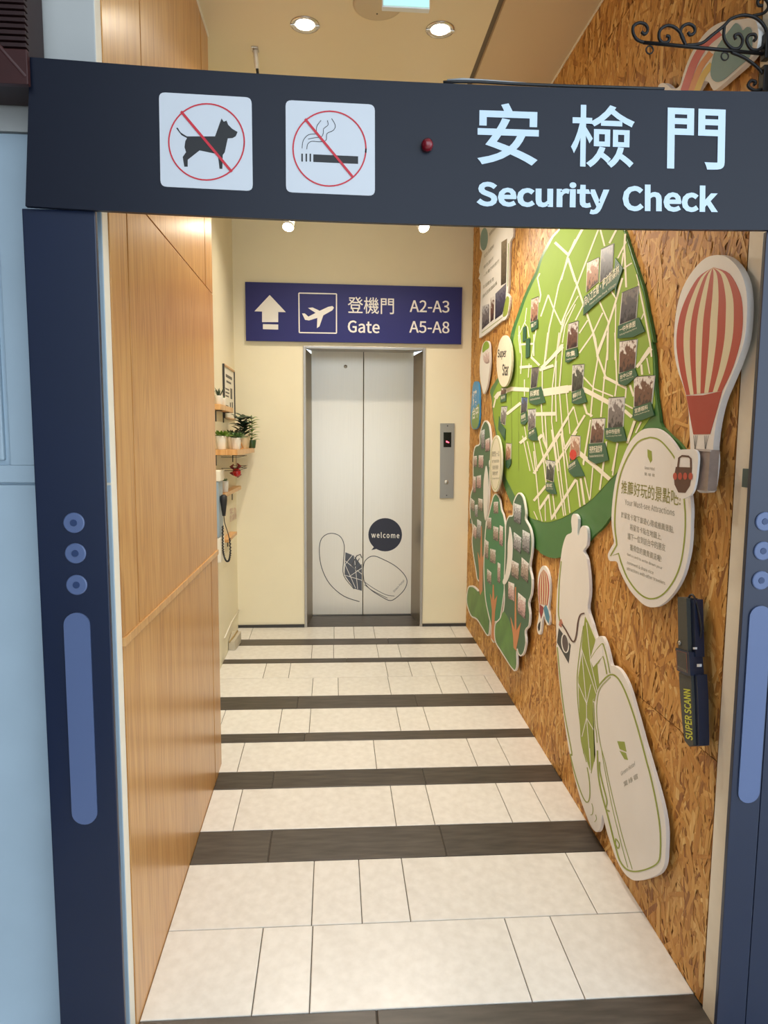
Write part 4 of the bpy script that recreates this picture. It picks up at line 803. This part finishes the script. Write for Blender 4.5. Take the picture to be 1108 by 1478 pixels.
# ---- large balloon with its flyer box
bal = smooth(cM([(345, 72), (270, 90), (200, 160), (140, 260), (105, 380), (90, 520), (92, 640), (112, 740), (150, 850), (172, 960), (180, 1100), (186, 1230), (200, 1340), (225, 1432), (268, 1442), (296, 1428), (312, 1340), (320, 1250), (315, 1180), (330, 1050), (360, 920), (400, 820), (450, 700), (490, 580), (506, 470), (510, 330), (495, 230), (460, 150), (405, 92)]), True, 3)
bb = board('balloon_board', 'large red and cream striped hot-air balloon cut-out beside the white frame', bal, 0.012, 0.030, M_bw)
gores(PW, cM, [(308, 147), (225, 205), (150, 340), (112, 470), (104, 600), (124, 740), (160, 880)], [(316, 143), (408, 180), (468, 290), (484, 400), (476, 545), (430, 715), (366, 856)], 9, (M_redp, M_creamp), 0.030, bb, [40, 36, 34, 36, 40, 42, 46, 46, 50])
plate('balloon_skirt', PW, cM([(160, 884), (258, 880), (366, 856), (330, 985), (296, 1104), (200, 1106)]), 0.030, 0.0310, mat('skirt_red_print', (170, 62, 50), 0.45), bb)
lines('balloon_ropes', PW, [(cM(a), 0.5) for a in ([(202, 1112), (210, 1190)], [(214, 1112), (208, 1190)], [(224, 1112), (212, 1190)], [(264, 1112), (268, 1190)], [(275, 1112), (269, 1190)], [(288, 1112), (270, 1190)])], 0.0308, M_blk, bb)
fb = plate('flyer_box', PW, cM([(212, 1190), (298, 1196), (282, 1432), (206, 1424)]), 0.030, 0.056, mat('brown_grey_acrylic', (150, 132, 122), 0.3, var=0.15, vs=40), bb)
plate('box_lip', PW, cM([(212, 1188), (299, 1194), (298, 1206), (212, 1200)]), 0.056, 0.059, mat('box_lip_grey', (186, 176, 170), 0.3), bb)
bc = board('basket_card', 'white card with a brown basket and red flowers, overlapping the speech bubble', smooth(cK([(742, 304), (860, 300), (896, 322), (906, 372), (900, 460), (882, 600), (852, 690), (795, 730), (745, 735), (706, 700), (682, 640), (676, 560), (690, 440), (706, 340)]), True, 3), 0.062, 0.068, M_bw, 'card')
plate('basket', PW, cK([(708, 455), (850, 460), (846, 540), (832, 622), (792, 686), (730, 682), (696, 612), (690, 545)]), 0.068, 0.0686, M_brown, bc)
lines('basket_handle', PW, [(cK([(726, 458), (736, 376), (762, 357), (820, 362), (840, 382), (842, 462)]), 2.6)], 0.0690, M_brown, bc)
for x in (700, 745, 790, 838): plate('red_petal', PW, ell(cK([(x, 538)])[0], 2.9, 5.2, 14), 0.0686, 0.0692, M_redp, bc)
box('card_spacer', RX-0.0618, RX-0.0355, PW.p(cK([(790, 560)])[0], 0.08).y-0.012, PW.p(cK([(790, 560)])[0], 0.08).y+0.012, PW.p(cK([(790, 560)])[0], 0.08).z-0.012, PW.p(cK([(790, 560)])[0], 0.08).z+0.012, M_bw, bc)

# ---- rainbow cloud board, behind the iron bracket
rb_o = smooth(ci([(1000, 130), (880, 140), (800, 150), (730, 180), (665, 235), (610, 310), (560, 395), (515, 515), (490, 600), (440, 625), (400, 596), (365, 582), (335, 612), (350, 700), (450, 760), (560, 700), (620, 622), (655, 572), (690, 575), (716, 622), (745, 628), (850, 540), (960, 440), (1020, 360), (1040, 280), (1036, 190)]), True, 3)
rb = board('rainbow_cloud_board', 'white cloud cut-out with pink rainbow and teal drop, behind the iron bracket', rb_o, 0.012, 0.028, M_bw)
lines('rainbow_band', PW, [(smooth(ci([(520, 640), (590, 440), (670, 310), (770, 225)]), False), 11)], 0.0286, mat('rainbow_pink', (212, 110, 108), 0.5), rb)
lines('rainbow_band', PW, [(smooth(ci([(565, 650), (630, 480), (710, 370)]), False), 8.5)], 0.0286, mat('rainbow_orange', (226, 156, 100), 0.5), rb)
lines('rainbow_band', PW, [(smooth(ci([(605, 650), (655, 530), (715, 450)]), False), 8.5)], 0.0288, mat('rainbow_yellow', (226, 194, 96), 0.5), rb)
plate('teal_cloud', PW, smooth(ci([(838, 210), (880, 162), (912, 185), (928, 215), (962, 188), (992, 215), (994, 310), (978, 400), (900, 470), (800, 556), (742, 574), (706, 530), (714, 430), (742, 345), (790, 270)]), True, 3), 0.0288, 0.0296, M_teal, rb)

# ---- hand-held metal detector hung on the wall
cS = crop(940, 840, 5.909); HB, HF = 0.022, 0.056
M_case = mat('black_rubber_grip', (66, 66, 60), 0.5, bump=0.3, bs=300); M_navyc = mat('navy_plastic', (24, 36, 62), 0.35, bump=0.1, bs=200)
ds = thing('handheld_metal_detector', (RX-0.04, PW.p((995, 960)).y, PW.p((995, 1080)).z), 'black hand-held metal detector lettered SUPER SCANN hanging on the wall', 'detector')
def loft(name, pts, h0, h1, m):
    return plate(name, PW, cS(pts), h0, h1, m, ds)
loft('grip', [(222, 128), (296, 140), (310, 600), (228, 575)], HB, HF, M_case)
loft('grip_side', [(300, 142), (364, 150), (376, 640), (312, 620)], HB-0.004, HF-0.012, M_navyc)
hd = loft('display_head', [(206, 562), (318, 600), (332, 800), (300, 800), (216, 752)], HB-0.002, HF+0.004, M_navyc)
plate('display_face', PW, cS([(214, 590), (292, 612), (300, 770), (222, 735)]), HF+0.004, HF+0.0052, mat('display_face_dark', (52, 44, 42), 0.3, var=0.3, vs=80), ds)
lines('display_outline', PW, [(cS([(212, 584), (296, 606), (304, 776), (220, 740), (212, 584)]), 0.7)], HF+0.0056, mat('copper_line', (150, 92, 70), 0.4), ds)
lettering('display_lettering', PW, [('METAL DETECTOR', *cS([(222, 730), (296, 772), (222, 712)]))], HF+0.0058, M_greytxt, ds)
loft('scan_paddle', [(232, 770), (334, 784), (346, 1000), (356, 1392), (322, 1404), (280, 1352), (262, 1200), (244, 980)], HB, HF, M_case)
loft('paddle_spine', [(336, 780), (386, 790), (398, 1000), (405, 1396), (358, 1402), (348, 1000)], HB-0.004, HF-0.008, M_navyc)
lettering('paddle_lettering', PW, [('SUPER SCANN', *cS([(352, 1352), (330, 905), (292, 1348)]), 0.01, 1.0, 0.25)], HF+0.0008, mat('yellow_green_text', (206, 208, 66), 0.5), ds)
for q, s_ in (((362, 566), 9), ((398, 712), 12)):
    plate('white_switch', PW, cS([(q[0]-s_, q[1]-s_), (q[0]+s_, q[1]-s_), (q[0]+s_, q[1]+s_), (q[0]-s_, q[1]+s_)]), HF-0.012, HF-0.006, M_signw, ds)
p = PW.p(cS([(243, 520)])[0], HF); MB().lathe([(0.0, -0.004), (0.006, -0.004), (0.007, 0.0)], p, 'X', 14).build('grip_screw', M_steel, ds)
MB().tube([PW.p(q, h) for q, h in zip(smooth(cS([(312, 150), (330, 112), (358, 118), (384, 180), (404, 260), (420, 340), (424, 420), (410, 500), (396, 540)]), False, 3), np.linspace(0.045, 0.02, 30))], 0.0032, 6).build('wrist_strap', M_blk, ds)
box('wall_hook', RX-0.03, RX-0.002, PW.p((1000, 900), 0.02).y-0.012, PW.p((1000, 900), 0.02).y+0.012, PW.p((1000, 905), 0.02).z-0.02, PW.p((1000, 905), 0.02).z+0.02, M_blk, ds)

# ================================================================== SHELVES AND PLANTS ON THE SIDE WALL
M_shelf = wood_mat('pine_shelf', (190, 132, 70), (212, 156, 92), (226, 178, 118), 0.4)
M_potw = mat('white_ceramic_pot', (232, 226, 212), 0.35); M_potc = mat('cream_pot', (226, 206, 166), 0.5)
M_leaf1 = mat('succulent_green', (92, 124, 72), 0.5, var=0.2, vs=30); M_leaf2 = mat('dark_plant_green', (52, 70, 50), 0.5, var=0.25, vs=30); M_leaf3 = mat('bright_plant_green', (108, 142, 52), 0.5, var=0.2, vs=30)
M_soil = mat('potting_soil', (62, 46, 34), 0.9)
def shelf(name, label, y0, y1, x1, z1, th, round_end=False):
    t = thing(name, (LW, (y0+y1)/2, z1-th), label, 'shelf', 'side-wall shelves')
    if round_end:
        pts = [(LW, y0), (x1-0.004, y0), (x1, y0+0.02)]+[(x1+0.045*math.sin(math.pi*k/10)*0+(-0.02+0.02*math.cos(math.pi/2*k/6)), y1-0.06+0.06*math.sin(math.pi/2*k/6)) for k in range(7)]+[(LW, y1)]
        n = len(pts); MB().add([(x, y, z1) for x, y in pts]+[(x, y, z1-th) for x, y in pts], [tuple(range(n)), tuple(range(2*n-1, n-1, -1))]+[(i, i+n, (i+1) % n+n, (i+1) % n) for i in range(n)]).build('shelf_board', M_shelf, t)
    else: box('shelf_board', LW, x1, y0, y1, z1-th, z1, M_shelf, t, 0.003)
    for y in (y0+0.12, y1-0.12):
        mb = MB(); mb.box(LW, LW+0.004, y-0.012, y+0.012, z1-th-0.07, z1-th); mb.box(LW, min(x1-0.01, LW+0.09), y-0.012, y+0.012, z1-th-0.004, z1-th); mb.build('shelf_bracket', M_iron, t)
    return t
def zat(px, py, Y): return onY(px, py, Y).z
SH = []
z_u = zat(322, 583, 4.32); shelf('wall_shelf', 'uppermost narrow oak shelf, in front of the framed poster', 4.32, 4.86, -0.700, z_u, 0.035)
z_c = zat(330, 649, 4.30); shelf('wall_shelf', 'deep rounded oak shelf crowded with potted plants', 4.30, 5.26, -0.598, z_c, 0.034, True)
z_l = zat(330, 712, 4.45); shelf('wall_shelf', 'short oak shelf just below the red bow, carrying one white pot', 4.45, 5.20, -0.700, z_l, 0.028)
z_b = zat(331, 777, 4.6); shelf('wall_shelf', 'lowest small oak shelf, behind the coiled phone cord', 4.55, 4.95, -0.700, z_b, 0.022)

def pot(mb, x, y, z, r, h, square=False):
    n = 4 if square else 20
    prof = [(0.0, 0.0), (r*0.74, 0.0), (r*0.8, h*0.05), (r, h*0.94), (r, h), (r*0.9, h), (r*0.88, h*0.86), (0.0, h*0.86)]
    return mb.lathe(prof, (x, y, z), 'Z', n)
def leaf_blade(mb, base, d, ln, w, bend):
    d = Vector(d).normalized(); s = d.cross(Vector((0, 0, 1)))
    if s.length < 0.05: s = Vector((1, 0, 0))
    s.normalize(); P = []; b = Vector(base)
    for k in range(5):
        t = k/4; c = b+d*ln*t+Vector((0, 0, -bend*t*t*ln)); ww = w*(math.sin(math.pi*min(0.96, 0.16+0.82*t)))
        P += [c-s*ww, c+Vector((0, 0, ww*0.35)), c+s*ww]
    mb.add(P, [(3*k+j, 3*k+j+1, 3*k+j+4, 3*k+j+3) for k in range(4) for j in range(2)], True)
def plant(x, y, z, r, h, label, kind, potm, leafm, ph, seed, square=False):
    rr = random.Random(seed); t = thing('potted_plant', (x, y, z), label, 'plant', 'potted plants on the shelves')
    pot(MB(), x, y, z, r, h, square).build('pot', potm, t)
    MB().lathe([(0.0, h*0.9), (r*0.86, h*0.9)], (x, y, z), 'Z', 16).build('soil', M_soil, t)
    mb = MB(); n = {'rosette': 26, 'spiky': 16, 'bushy': 44, 'tall': 26}[kind]
    for k in range(n):
        a = k*2.4+rr.uniform(-.2, .2); f = k/n
        if kind == 'rosette': leaf_blade(mb, (x+0.2*r*math.cos(a), y+0.2*r*math.sin(a), z+h*0.9), (math.cos(a), math.sin(a), 0.25+1.6*f), ph*(1.0-0.35*f), r*0.34, 0.1)
        elif kind == 'spiky': leaf_blade(mb, (x+0.3*r*math.cos(a), y+0.3*r*math.sin(a), z+h*0.9), (math.cos(a)*.5, math.sin(a)*.5, 1.0), ph*rr.uniform(.6, 1), r*0.13, 0.15)
        elif kind == 'bushy':
            zz = z+h*0.9+ph*0.75*f; q = r*0.5*rr.random(); leaf_blade(mb, (x+q*math.cos(a), y+q*math.sin(a), zz), (math.cos(a), math.sin(a), rr.uniform(0.1, .9)), ph*0.42, r*0.40, 0.25)
        else:
            zz = z+h*0.9+ph*0.9*f; leaf_blade(mb, (x+0.006*math.cos(a), y+0.006*math.sin(a), zz), (math.cos(a), math.sin(a), .5), ph*0.34, r*0.34, 0.3)
    if kind == 'tall': mb.tube([(x, y, z+h*0.85), (x+0.004, y, z+h+ph*0.5), (x, y, z+h+ph*0.92)], 0.003, 6)
    mb.build('leaves', leafm, t, fix=False); return t
def px_at(px, Y): return onY(px, 640, Y).x
plant(-0.722, 4.40, z_u, 0.026, 0.055, 'dark spiky plant in white pot on the uppermost shelf', 'spiky', M_potw, M_leaf2, 0.085, 1)
plant(-0.724, 4.56, z_u, 0.024, 0.050, 'smaller grey-green plant in white pot on the uppermost shelf', 'spiky', M_potw, M_leaf1, 0.030, 2)
plant(-0.708, 4.37, z_c, 0.034, 0.085, 'pale green trailing plant in white pot at the near end of the deep shelf', 'rosette', M_potw, M_leaf3, 0.080, 3)
plant(-0.630, 4.46, z_c, 0.036, 0.075, 'silver-green rosette plant in white pot at the front edge of the deep shelf', 'rosette', M_potw, M_leaf1, 0.078, 4)
plant(-0.690, 4.74, z_c, 0.038, 0.080, 'dark leafy succulent in white pot, second row of the deep shelf', 'rosette', M_potw, M_leaf2, 0.105, 5)
plant(-0.640, 4.90, z_c, 0.050, 0.095, 'tall dark bushy plant in cream square pot on the deep shelf', 'bushy', M_potc, M_leaf2, 0.19, 6, True)
plant(-0.602+0.02-0.03, 5.16, z_c, 0.034, 0.06, 'thin upright green plant in dark green pot at the far end of the deep shelf', 'tall', mat('green_glazed_pot', (58, 86, 52), 0.25), M_leaf3, 0.20, 7)
plant(-0.720, 4.56, z_l, 0.026, 0.075, 'small sprig in white pot on the shelf below the red bow', 'spiky', M_potw, M_leaf1, 0.035, 8)
tg = thing('wooden_tent_ornament', (-0.625, 4.62, z_c), 'small triangular wooden ornament among the plants', 'ornament')
MB().tube([(-0.662, 4.62, z_c+0.005), (-0.640, 4.62, z_c+0.105), (-0.605, 4.62, z_c+0.005)], 0.005, 6).build('wood_frame', M_shelf, tg)
box('base_strip', -0.664, -0.600, 4.605, 4.635, z_c, z_c+0.006, M_shelf, tg, 0.001)

# ---- framed poster behind the upper shelf
PL = Plane('X', LW); PL.n = lambda: Vector((1, 0, 0)); PL.p = lambda q, h=0.0: onX(q[0], q[1], LW+h)
fp = thing('framed_poster', (LW, 4.75, zat(330, 600, 4.7)), 'thin-framed poster with small text on the side wall', 'poster')
y0f, y1f = onX(321, 530, LW).y, onX(336, 540, LW).y; zt_, zb_ = onX(321, 527, LW).z, onX(321, 601, LW).z
box('poster_sheet', LW, LW+0.006, y0f, y1f, zb_, zt_, mat('poster_paper', (240, 234, 218), 0.5), fp)
for a in ((y0f-0.01, y0f), (y1f, y1f+0.01)): box('frame_side', LW, LW+0.014, a[0], a[1], zb_-0.01, zt_+0.01, M_darkbase, fp, 0.001)
for a in ((zb_-0.01, zb_), (zt_, zt_+0.01)): box('frame_rail', LW, LW+0.014, y0f, y1f, a[0], a[1], M_shelf, fp, 0.001)
mb = MB(); w_ = y1f-y0f; hh = zt_-zb_
for (u0, u1, v0, v1) in ((.2, .8, .80, .86), (.25, .7, .70, .74), (.62, .80, .40, .62), (.15, .5, .55, .58), (.15, .5, .48, .51), (.15, .45, .41, .44), (.55, .66, .12, .32), (.75, .86, .12, .34), (.15, .4, .2, .24)):
    mb.box(LW+0.006, LW+0.0066, y0f+w_*u0, y0f+w_*u1, zb_+hh*v0, zb_+hh*v1)
mb.build('poster_print', mat('poster_ink', (96, 92, 84), 0.6), fp)

# ---- intercom phone, red bow, small fittings
ph = thing('wall_intercom', (LW, 4.30, zat(320, 772, 4.3)), 'grey-blue wall intercom with black handset and coiled cord', 'intercom')
zi0, zi1 = zat(322, 776, 4.26), zat(322, 679, 4.26); yI = 4.26
box('housing', LW, LW+0.040, yI, yI+0.16, zi0, zi1-0.07, mat('intercom_grey_blue', (150, 168, 182), 0.4), ph, 0.004)
box('speaker_hood', LW, LW+0.052, yI-0.005, yI+0.165, zi1-0.068, zi1, M_trim, ph, 0.005)
box('button_cover', LW, LW+0.046, yI, yI+0.16, zi0-0.16, zi0-0.004, M_trim, ph, 0.005)
hx, hy = LW+0.062, yI+0.05
zh1, zh0 = zat(326, 715, hy), zat(326, 745, hy)
MB().lathe([(0.0, 0.0), (0.010, 0.002), (0.016, 0.05), (0.022, 0.10), (0.022, 0.125), (0.012, 0.135), (0.0, 0.136)], (hx, hy, zh0), 'Z', 16).build('handset', M_blk, ph)
zc1, zc0 = zat(326, 757, hy), zat(328, 811, hy)
cordp = smooth([(hx, hy, ) and (hx, zh0), (hx+0.004, zc1+0.01), (hx+0.022, zc1-0.05), (hx+0.033, zc1-0.10)], False, 4)
MB().tube([(x, hy, z) for x, z in cordp], 0.0028, 6).build('handset_lead', M_blk, ph)
lp = smooth([(hx+0.033, zc1-0.09), (hx+0.036, zc0+0.06), (hx+0.024, zc0+0.008), (hx+0.006, zc0+0.01), (hx-0.008, zc0+0.06), (hx-0.010, zc1-0.10), (hx-0.009, zc1-0.01)], False, 14)
co = []; 
for i, (x, z) in enumerate(lp):
    a = i*2.1; co.append((x+0.0035*math.cos(a), hy+0.0045*math.sin(a), z))
MB().tube(co, 0.0048, 6).build('coiled_cord', M_blk, ph)
rbw = thing('red_bow_ornament', (LW, 4.75, zat(336, 690, 4.75)), 'shiny red ball and bow ornament hanging under the deep shelf', 'ornament')
yb_ = 4.78; zb2 = zat(341, 682, yb_); M_shred = mat('glossy_red', (196, 22, 34), 0.15, coat=0.6); M_shred2 = mat('dark_red_ribbon', (132, 24, 30), 0.45)
MB().lathe([(0.030*math.cos(math.pi*(k/8-0.5)), 0.030*math.sin(math.pi*(k/8-0.5))) for k in range(9)], (LW+0.080, yb_, zb2), 'Z', 20).build('ball', M_shred, rbw)
for s_, dz in ((-1, 0.03), (1, 0.035), (-1, -0.02), (1, -0.03)):
    mb = MB(); mb.tube([(LW+0.070, yb_+0.004, zb2+0.01), (LW+0.070+0.03*s_, yb_+0.012, zb2+dz+0.012), (LW+0.070+0.012*s_, yb_+0.01, zb2+dz*1.5+0.01)], [0.004, 0.013, 0.005], 8); mb.build('bow_loop', M_shred2, rbw)
MB().tube([(LW+0.078, yb_, zb2+0.022), (LW+0.078, yb_, z_c-0.034)], 0.0015, 6).build('hanging_string', M_shred2, rbw)
rk = thing('wire_rack', (LW, 4.7, z_c-0.09), 'thin black wire rack under the deep shelf', 'rack')
for dz in (0.055, 0.13, 0.145):
    MB().tube([(LW+0.002, 4.62, z_c-dz), (LW+0.11, 4.64, z_c-dz), (LW+0.11, 5.1, z_c-dz), (LW+0.002, 5.12, z_c-dz)], 0.0022, 6).build('wire', M_iron, rk)
ns = thing('wall_notice', (LW, 4.8, zat(333, 755, 4.7)), 'faded pink writing on the side wall above the lowest shelf', 'notice')
PN = Plane('X', LW); PN.n = lambda: Vector((1, 0, 0)); PN.p = lambda q, h=0.0: onX(q[0], q[1], LW+h)
lettering('notice_lettering', PN, [('緊急', (331.5, 743), (341, 740), (331.5, 734)), ('對講機', (331.5, 754), (341, 749), (331.5, 744))], 0.0008, mat('faded_pink_ink', (206, 168, 156), 0.6), ns)
sbx = thing('beige_floor_box', (LW+0.07, 4.80, floor_z(LW, 4.8)), 'small beige box on the floor in the far left corner', 'box')
zf = floor_z(-.7, 4.85)
MB().add([(LW+0.004, 4.78, zf), (LW+0.050, 4.78, zf), (LW+0.070, 4.94, zf+0.006), (LW+0.004, 4.94, zf+0.006), (LW+0.004, 4.78, zf+0.06), (LW+0.044, 4.78, zf+0.06), (LW+0.070, 4.94, zf+0.09), (LW+0.004, 4.94, zf+0.09)],
         [(0, 1, 2, 3), (4, 5, 6, 7), (0, 1, 5, 4), (1, 2, 6, 5), (2, 3, 7, 6), (3, 0, 4, 7)]).build('body', mat('beige_plastic', (198, 188, 166), 0.5, var=0.08, vs=20), sbx)
MB().tube([(LW+0.01, 4.775, zf+0.058), (LW+0.03, 4.85, zf+0.078), (LW+0.045, 4.94, zf+0.094)], 0.006, 6).build('tape_edge', mat('ochre_tape', (170, 146, 96), 0.6), sbx)
wc = thing('wall_conduit', (LW, 4.9, 0.3), 'thin cream conduit sloping along the foot of the side wall', 'conduit')
MB().tube([onX(324, 921, LW+0.006), onX(334, 898, LW+0.006), onX(345, 880, LW+0.006)], 0.005, 6).build('conduit', M_trim, wc)

# ================================================================== CEILING FITTINGS AND LAMPS
M_lampglow = mat('lamp_glow', (255, 244, 220), 0.3, emit=(1.0, 0.88, 0.66), es=26)
M_chrome = mat('lamp_rim_chrome', (206, 200, 190), 0.22, 0.8)
def add_light(name, kind, loc, power, **kw):
    L_ = bpy.data.lights.new(name, kind); L_.energy = power; L_.color = kw.pop('color', WARM)
    tgt = kw.pop('aim', None)
    for k, v in kw.items(): setattr(L_, k, v)
    o = bpy.data.objects.new(name, L_); COL.objects.link(o); o.location = loc
    d = (Vector(tgt)-Vector(loc)) if tgt else Vector((0, 0, -1)); o.rotation_euler = d.to_track_quat('-Z', 'Y').to_euler()
    return o
def downlight(x, y, label, power, glow=True):
    t = thing('downlight', (x, y, CEIL), label, 'light', 'recessed ceiling downlights')
    MB().lathe([(0.040, -0.001), (0.052, -0.005), (0.060, -0.004), (0.061, 0.0)], (x, y, CEIL), 'Z', 32).build('rim', M_chrome, t)
    MB().lathe([(0.0, -0.0015), (0.020, -0.004), (0.040, -0.0012)], (x, y, CEIL), 'Z', 28).build('lamp_face', M_lampglow, t)
    for s_ in (-1, 1): box('rim_clip', x+s_*0.052-0.010, x+s_*0.052+0.010, y-0.008, y+0.008, CEIL-0.0085, CEIL-0.0005, M_chrome, t, 0.002)
    l = add_light('downlight_lamp', 'SPOT', (x, y, CEIL-0.02), power, spot_size=math.radians(128), spot_blend=0.7, shadow_soft_size=0.04); child(l, t)
    return t
PW_D = 66
q = onZ(440, 35.5, CEIL); downlight(q.x, q.y, 'round recessed downlight, left of the two in view', PW_D)
q2 = onZ(635, 42.5, CEIL); downlight(q2.x, q2.y, 'round recessed downlight, right of the two in view', PW_D)
downlight(q.x, 4.35, 'added downlight, unseen behind the header board, lighting the back wall, left one', 48)  # added pair, out of view, to brighten the back wall
downlight(q2.x, 4.35, 'added downlight, unseen behind the header board, lighting the back wall, right one', 48)
def track_spot(px, py, Y, label, aim, power):
    p = onY(px, py, Y); t = thing('track_spotlight', (p.x, p.y, CEIL), label, 'light', 'track spotlights by the lift')
    d = (Vector(aim)-p).normalized(); tip = p+d*0.010; back = tip-d*0.13
    MB().tube([back, back+d*0.02, tip-d*0.015, tip], [0.020, 0.033, 0.036, 0.036], 20).build('lamp_head', mat('white_spot_head', (228, 222, 208), 0.4), t)
    r = d.cross(Vector((0, 0, 1))).normalized(); u2 = r.cross(d); n = 20; c = tip+d*0.0012
    MB().add([c]+[c+(r*math.cos(2*math.pi*k/n)+u2*math.sin(2*math.pi*k/n))*0.033 for k in range(n)], [(0, k+1, (k+1) % n+1) for k in range(n)]).build('lamp_face', M_lampglow, t)
    MB().tube([back, Vector((back.x, back.y, CEIL-0.012))], 0.006, 8).build('stem', M_chrome, t)
    box('track_adapter', back.x-0.02, back.x+0.02, back.y-0.05, back.y+0.05, CEIL-0.014, CEIL-0.0005, M_chrome, t, 0.003)
    l = add_light('spot_lamp', 'SPOT', c+d*0.02, power, aim=aim, spot_size=math.radians(95), spot_blend=0.8, shadow_soft_size=0.035); child(l, t); l.rotation_euler = d.to_track_quat('-Z', 'Y').to_euler()
track_spot(416, 326, 4.30, 'track spotlight above the left half of the lift sign', (-0.50, 3.1, 0.7), 24)
track_spot(611, 327, 4.30, 'track spotlight above the right half of the lift sign', (1.06, 2.9, 1.35), 30)

q = onZ(545, 6, CEIL); t = thing('ceiling_speaker', (q.x, q.y, CEIL), 'white round ceiling speaker at the top edge, beside the exit sign', 'speaker')
MB().lathe([(0.0, -0.010), (0.085, -0.010), (0.098, -0.006), (0.100, 0.0)], (q.x, q.y, CEIL), 'Z', 40).build('cover', mat('speaker_white', (198, 184, 156), 0.5), t)
MB().lathe([(0.0, -0.0118), (0.003, -0.0118), (0.0032, -0.0102)], (q.x, q.y+0.045, CEIL), 'Z', 8).build('indicator', M_blk, t)
q = onY(586, 5, 2.32); t = thing('exit_sign', (q.x, 2.32, CEIL), 'pale turquoise lit sign hanging from the ceiling at the top edge', 'sign')
zb3 = onY(586, 11, 2.32).z; wx = onY(621, 8, 2.32).x-onY(552, 8, 2.32).x
box('sign_case', q.x-wx/2, q.x+wx/2, 2.322, 2.345, zb3, zb3+0.13, mat('exit_case_white', (226, 230, 226), 0.4), t, 0.003)
box('lit_panel', q.x-wx/2+0.004, q.x+wx/2-0.004, 2.319, 2.3225, zb3+0.005, zb3+0.125, mat('exit_turquoise', (150, 232, 220), 0.4, emit=(0.62, 0.92, 0.88), es=0.55), t)
for s_ in (-1, 1): MB().tube([(q.x+s_*0.05, 2.334, zb3+0.13), (q.x+s_*0.05, 2.334, CEIL)], 0.004, 8).build('hanger', M_chrome, t)
a0 = onZ(368, 70, CEIL); t = thing('door_stay_arm', (a0.x, a0.y, CEIL), 'small cream door stay arm fixed to the ceiling above the header', 'fitting')
box('fixing_plate', a0.x-0.015, a0.x+0.015, a0.y-0.02, a0.y+0.02, CEIL-0.006, CEIL, M_chrome, t, 0.001)
MB().tube([(a0.x, a0.y, CEIL-0.006), (a0.x+0.006, a0.y+0.02, CEIL-0.075)], 0.011, 4).build('arm', M_trim, t)
MB().tube([(a0.x+0.006, a0.y+0.02, CEIL-0.075), (a0.x+0.012, a0.y+0.02, CEIL-0.13)], 0.007, 6).build('rod', M_darkbase, t)

bpy.data.objects.remove(TXO, do_unlink=True)
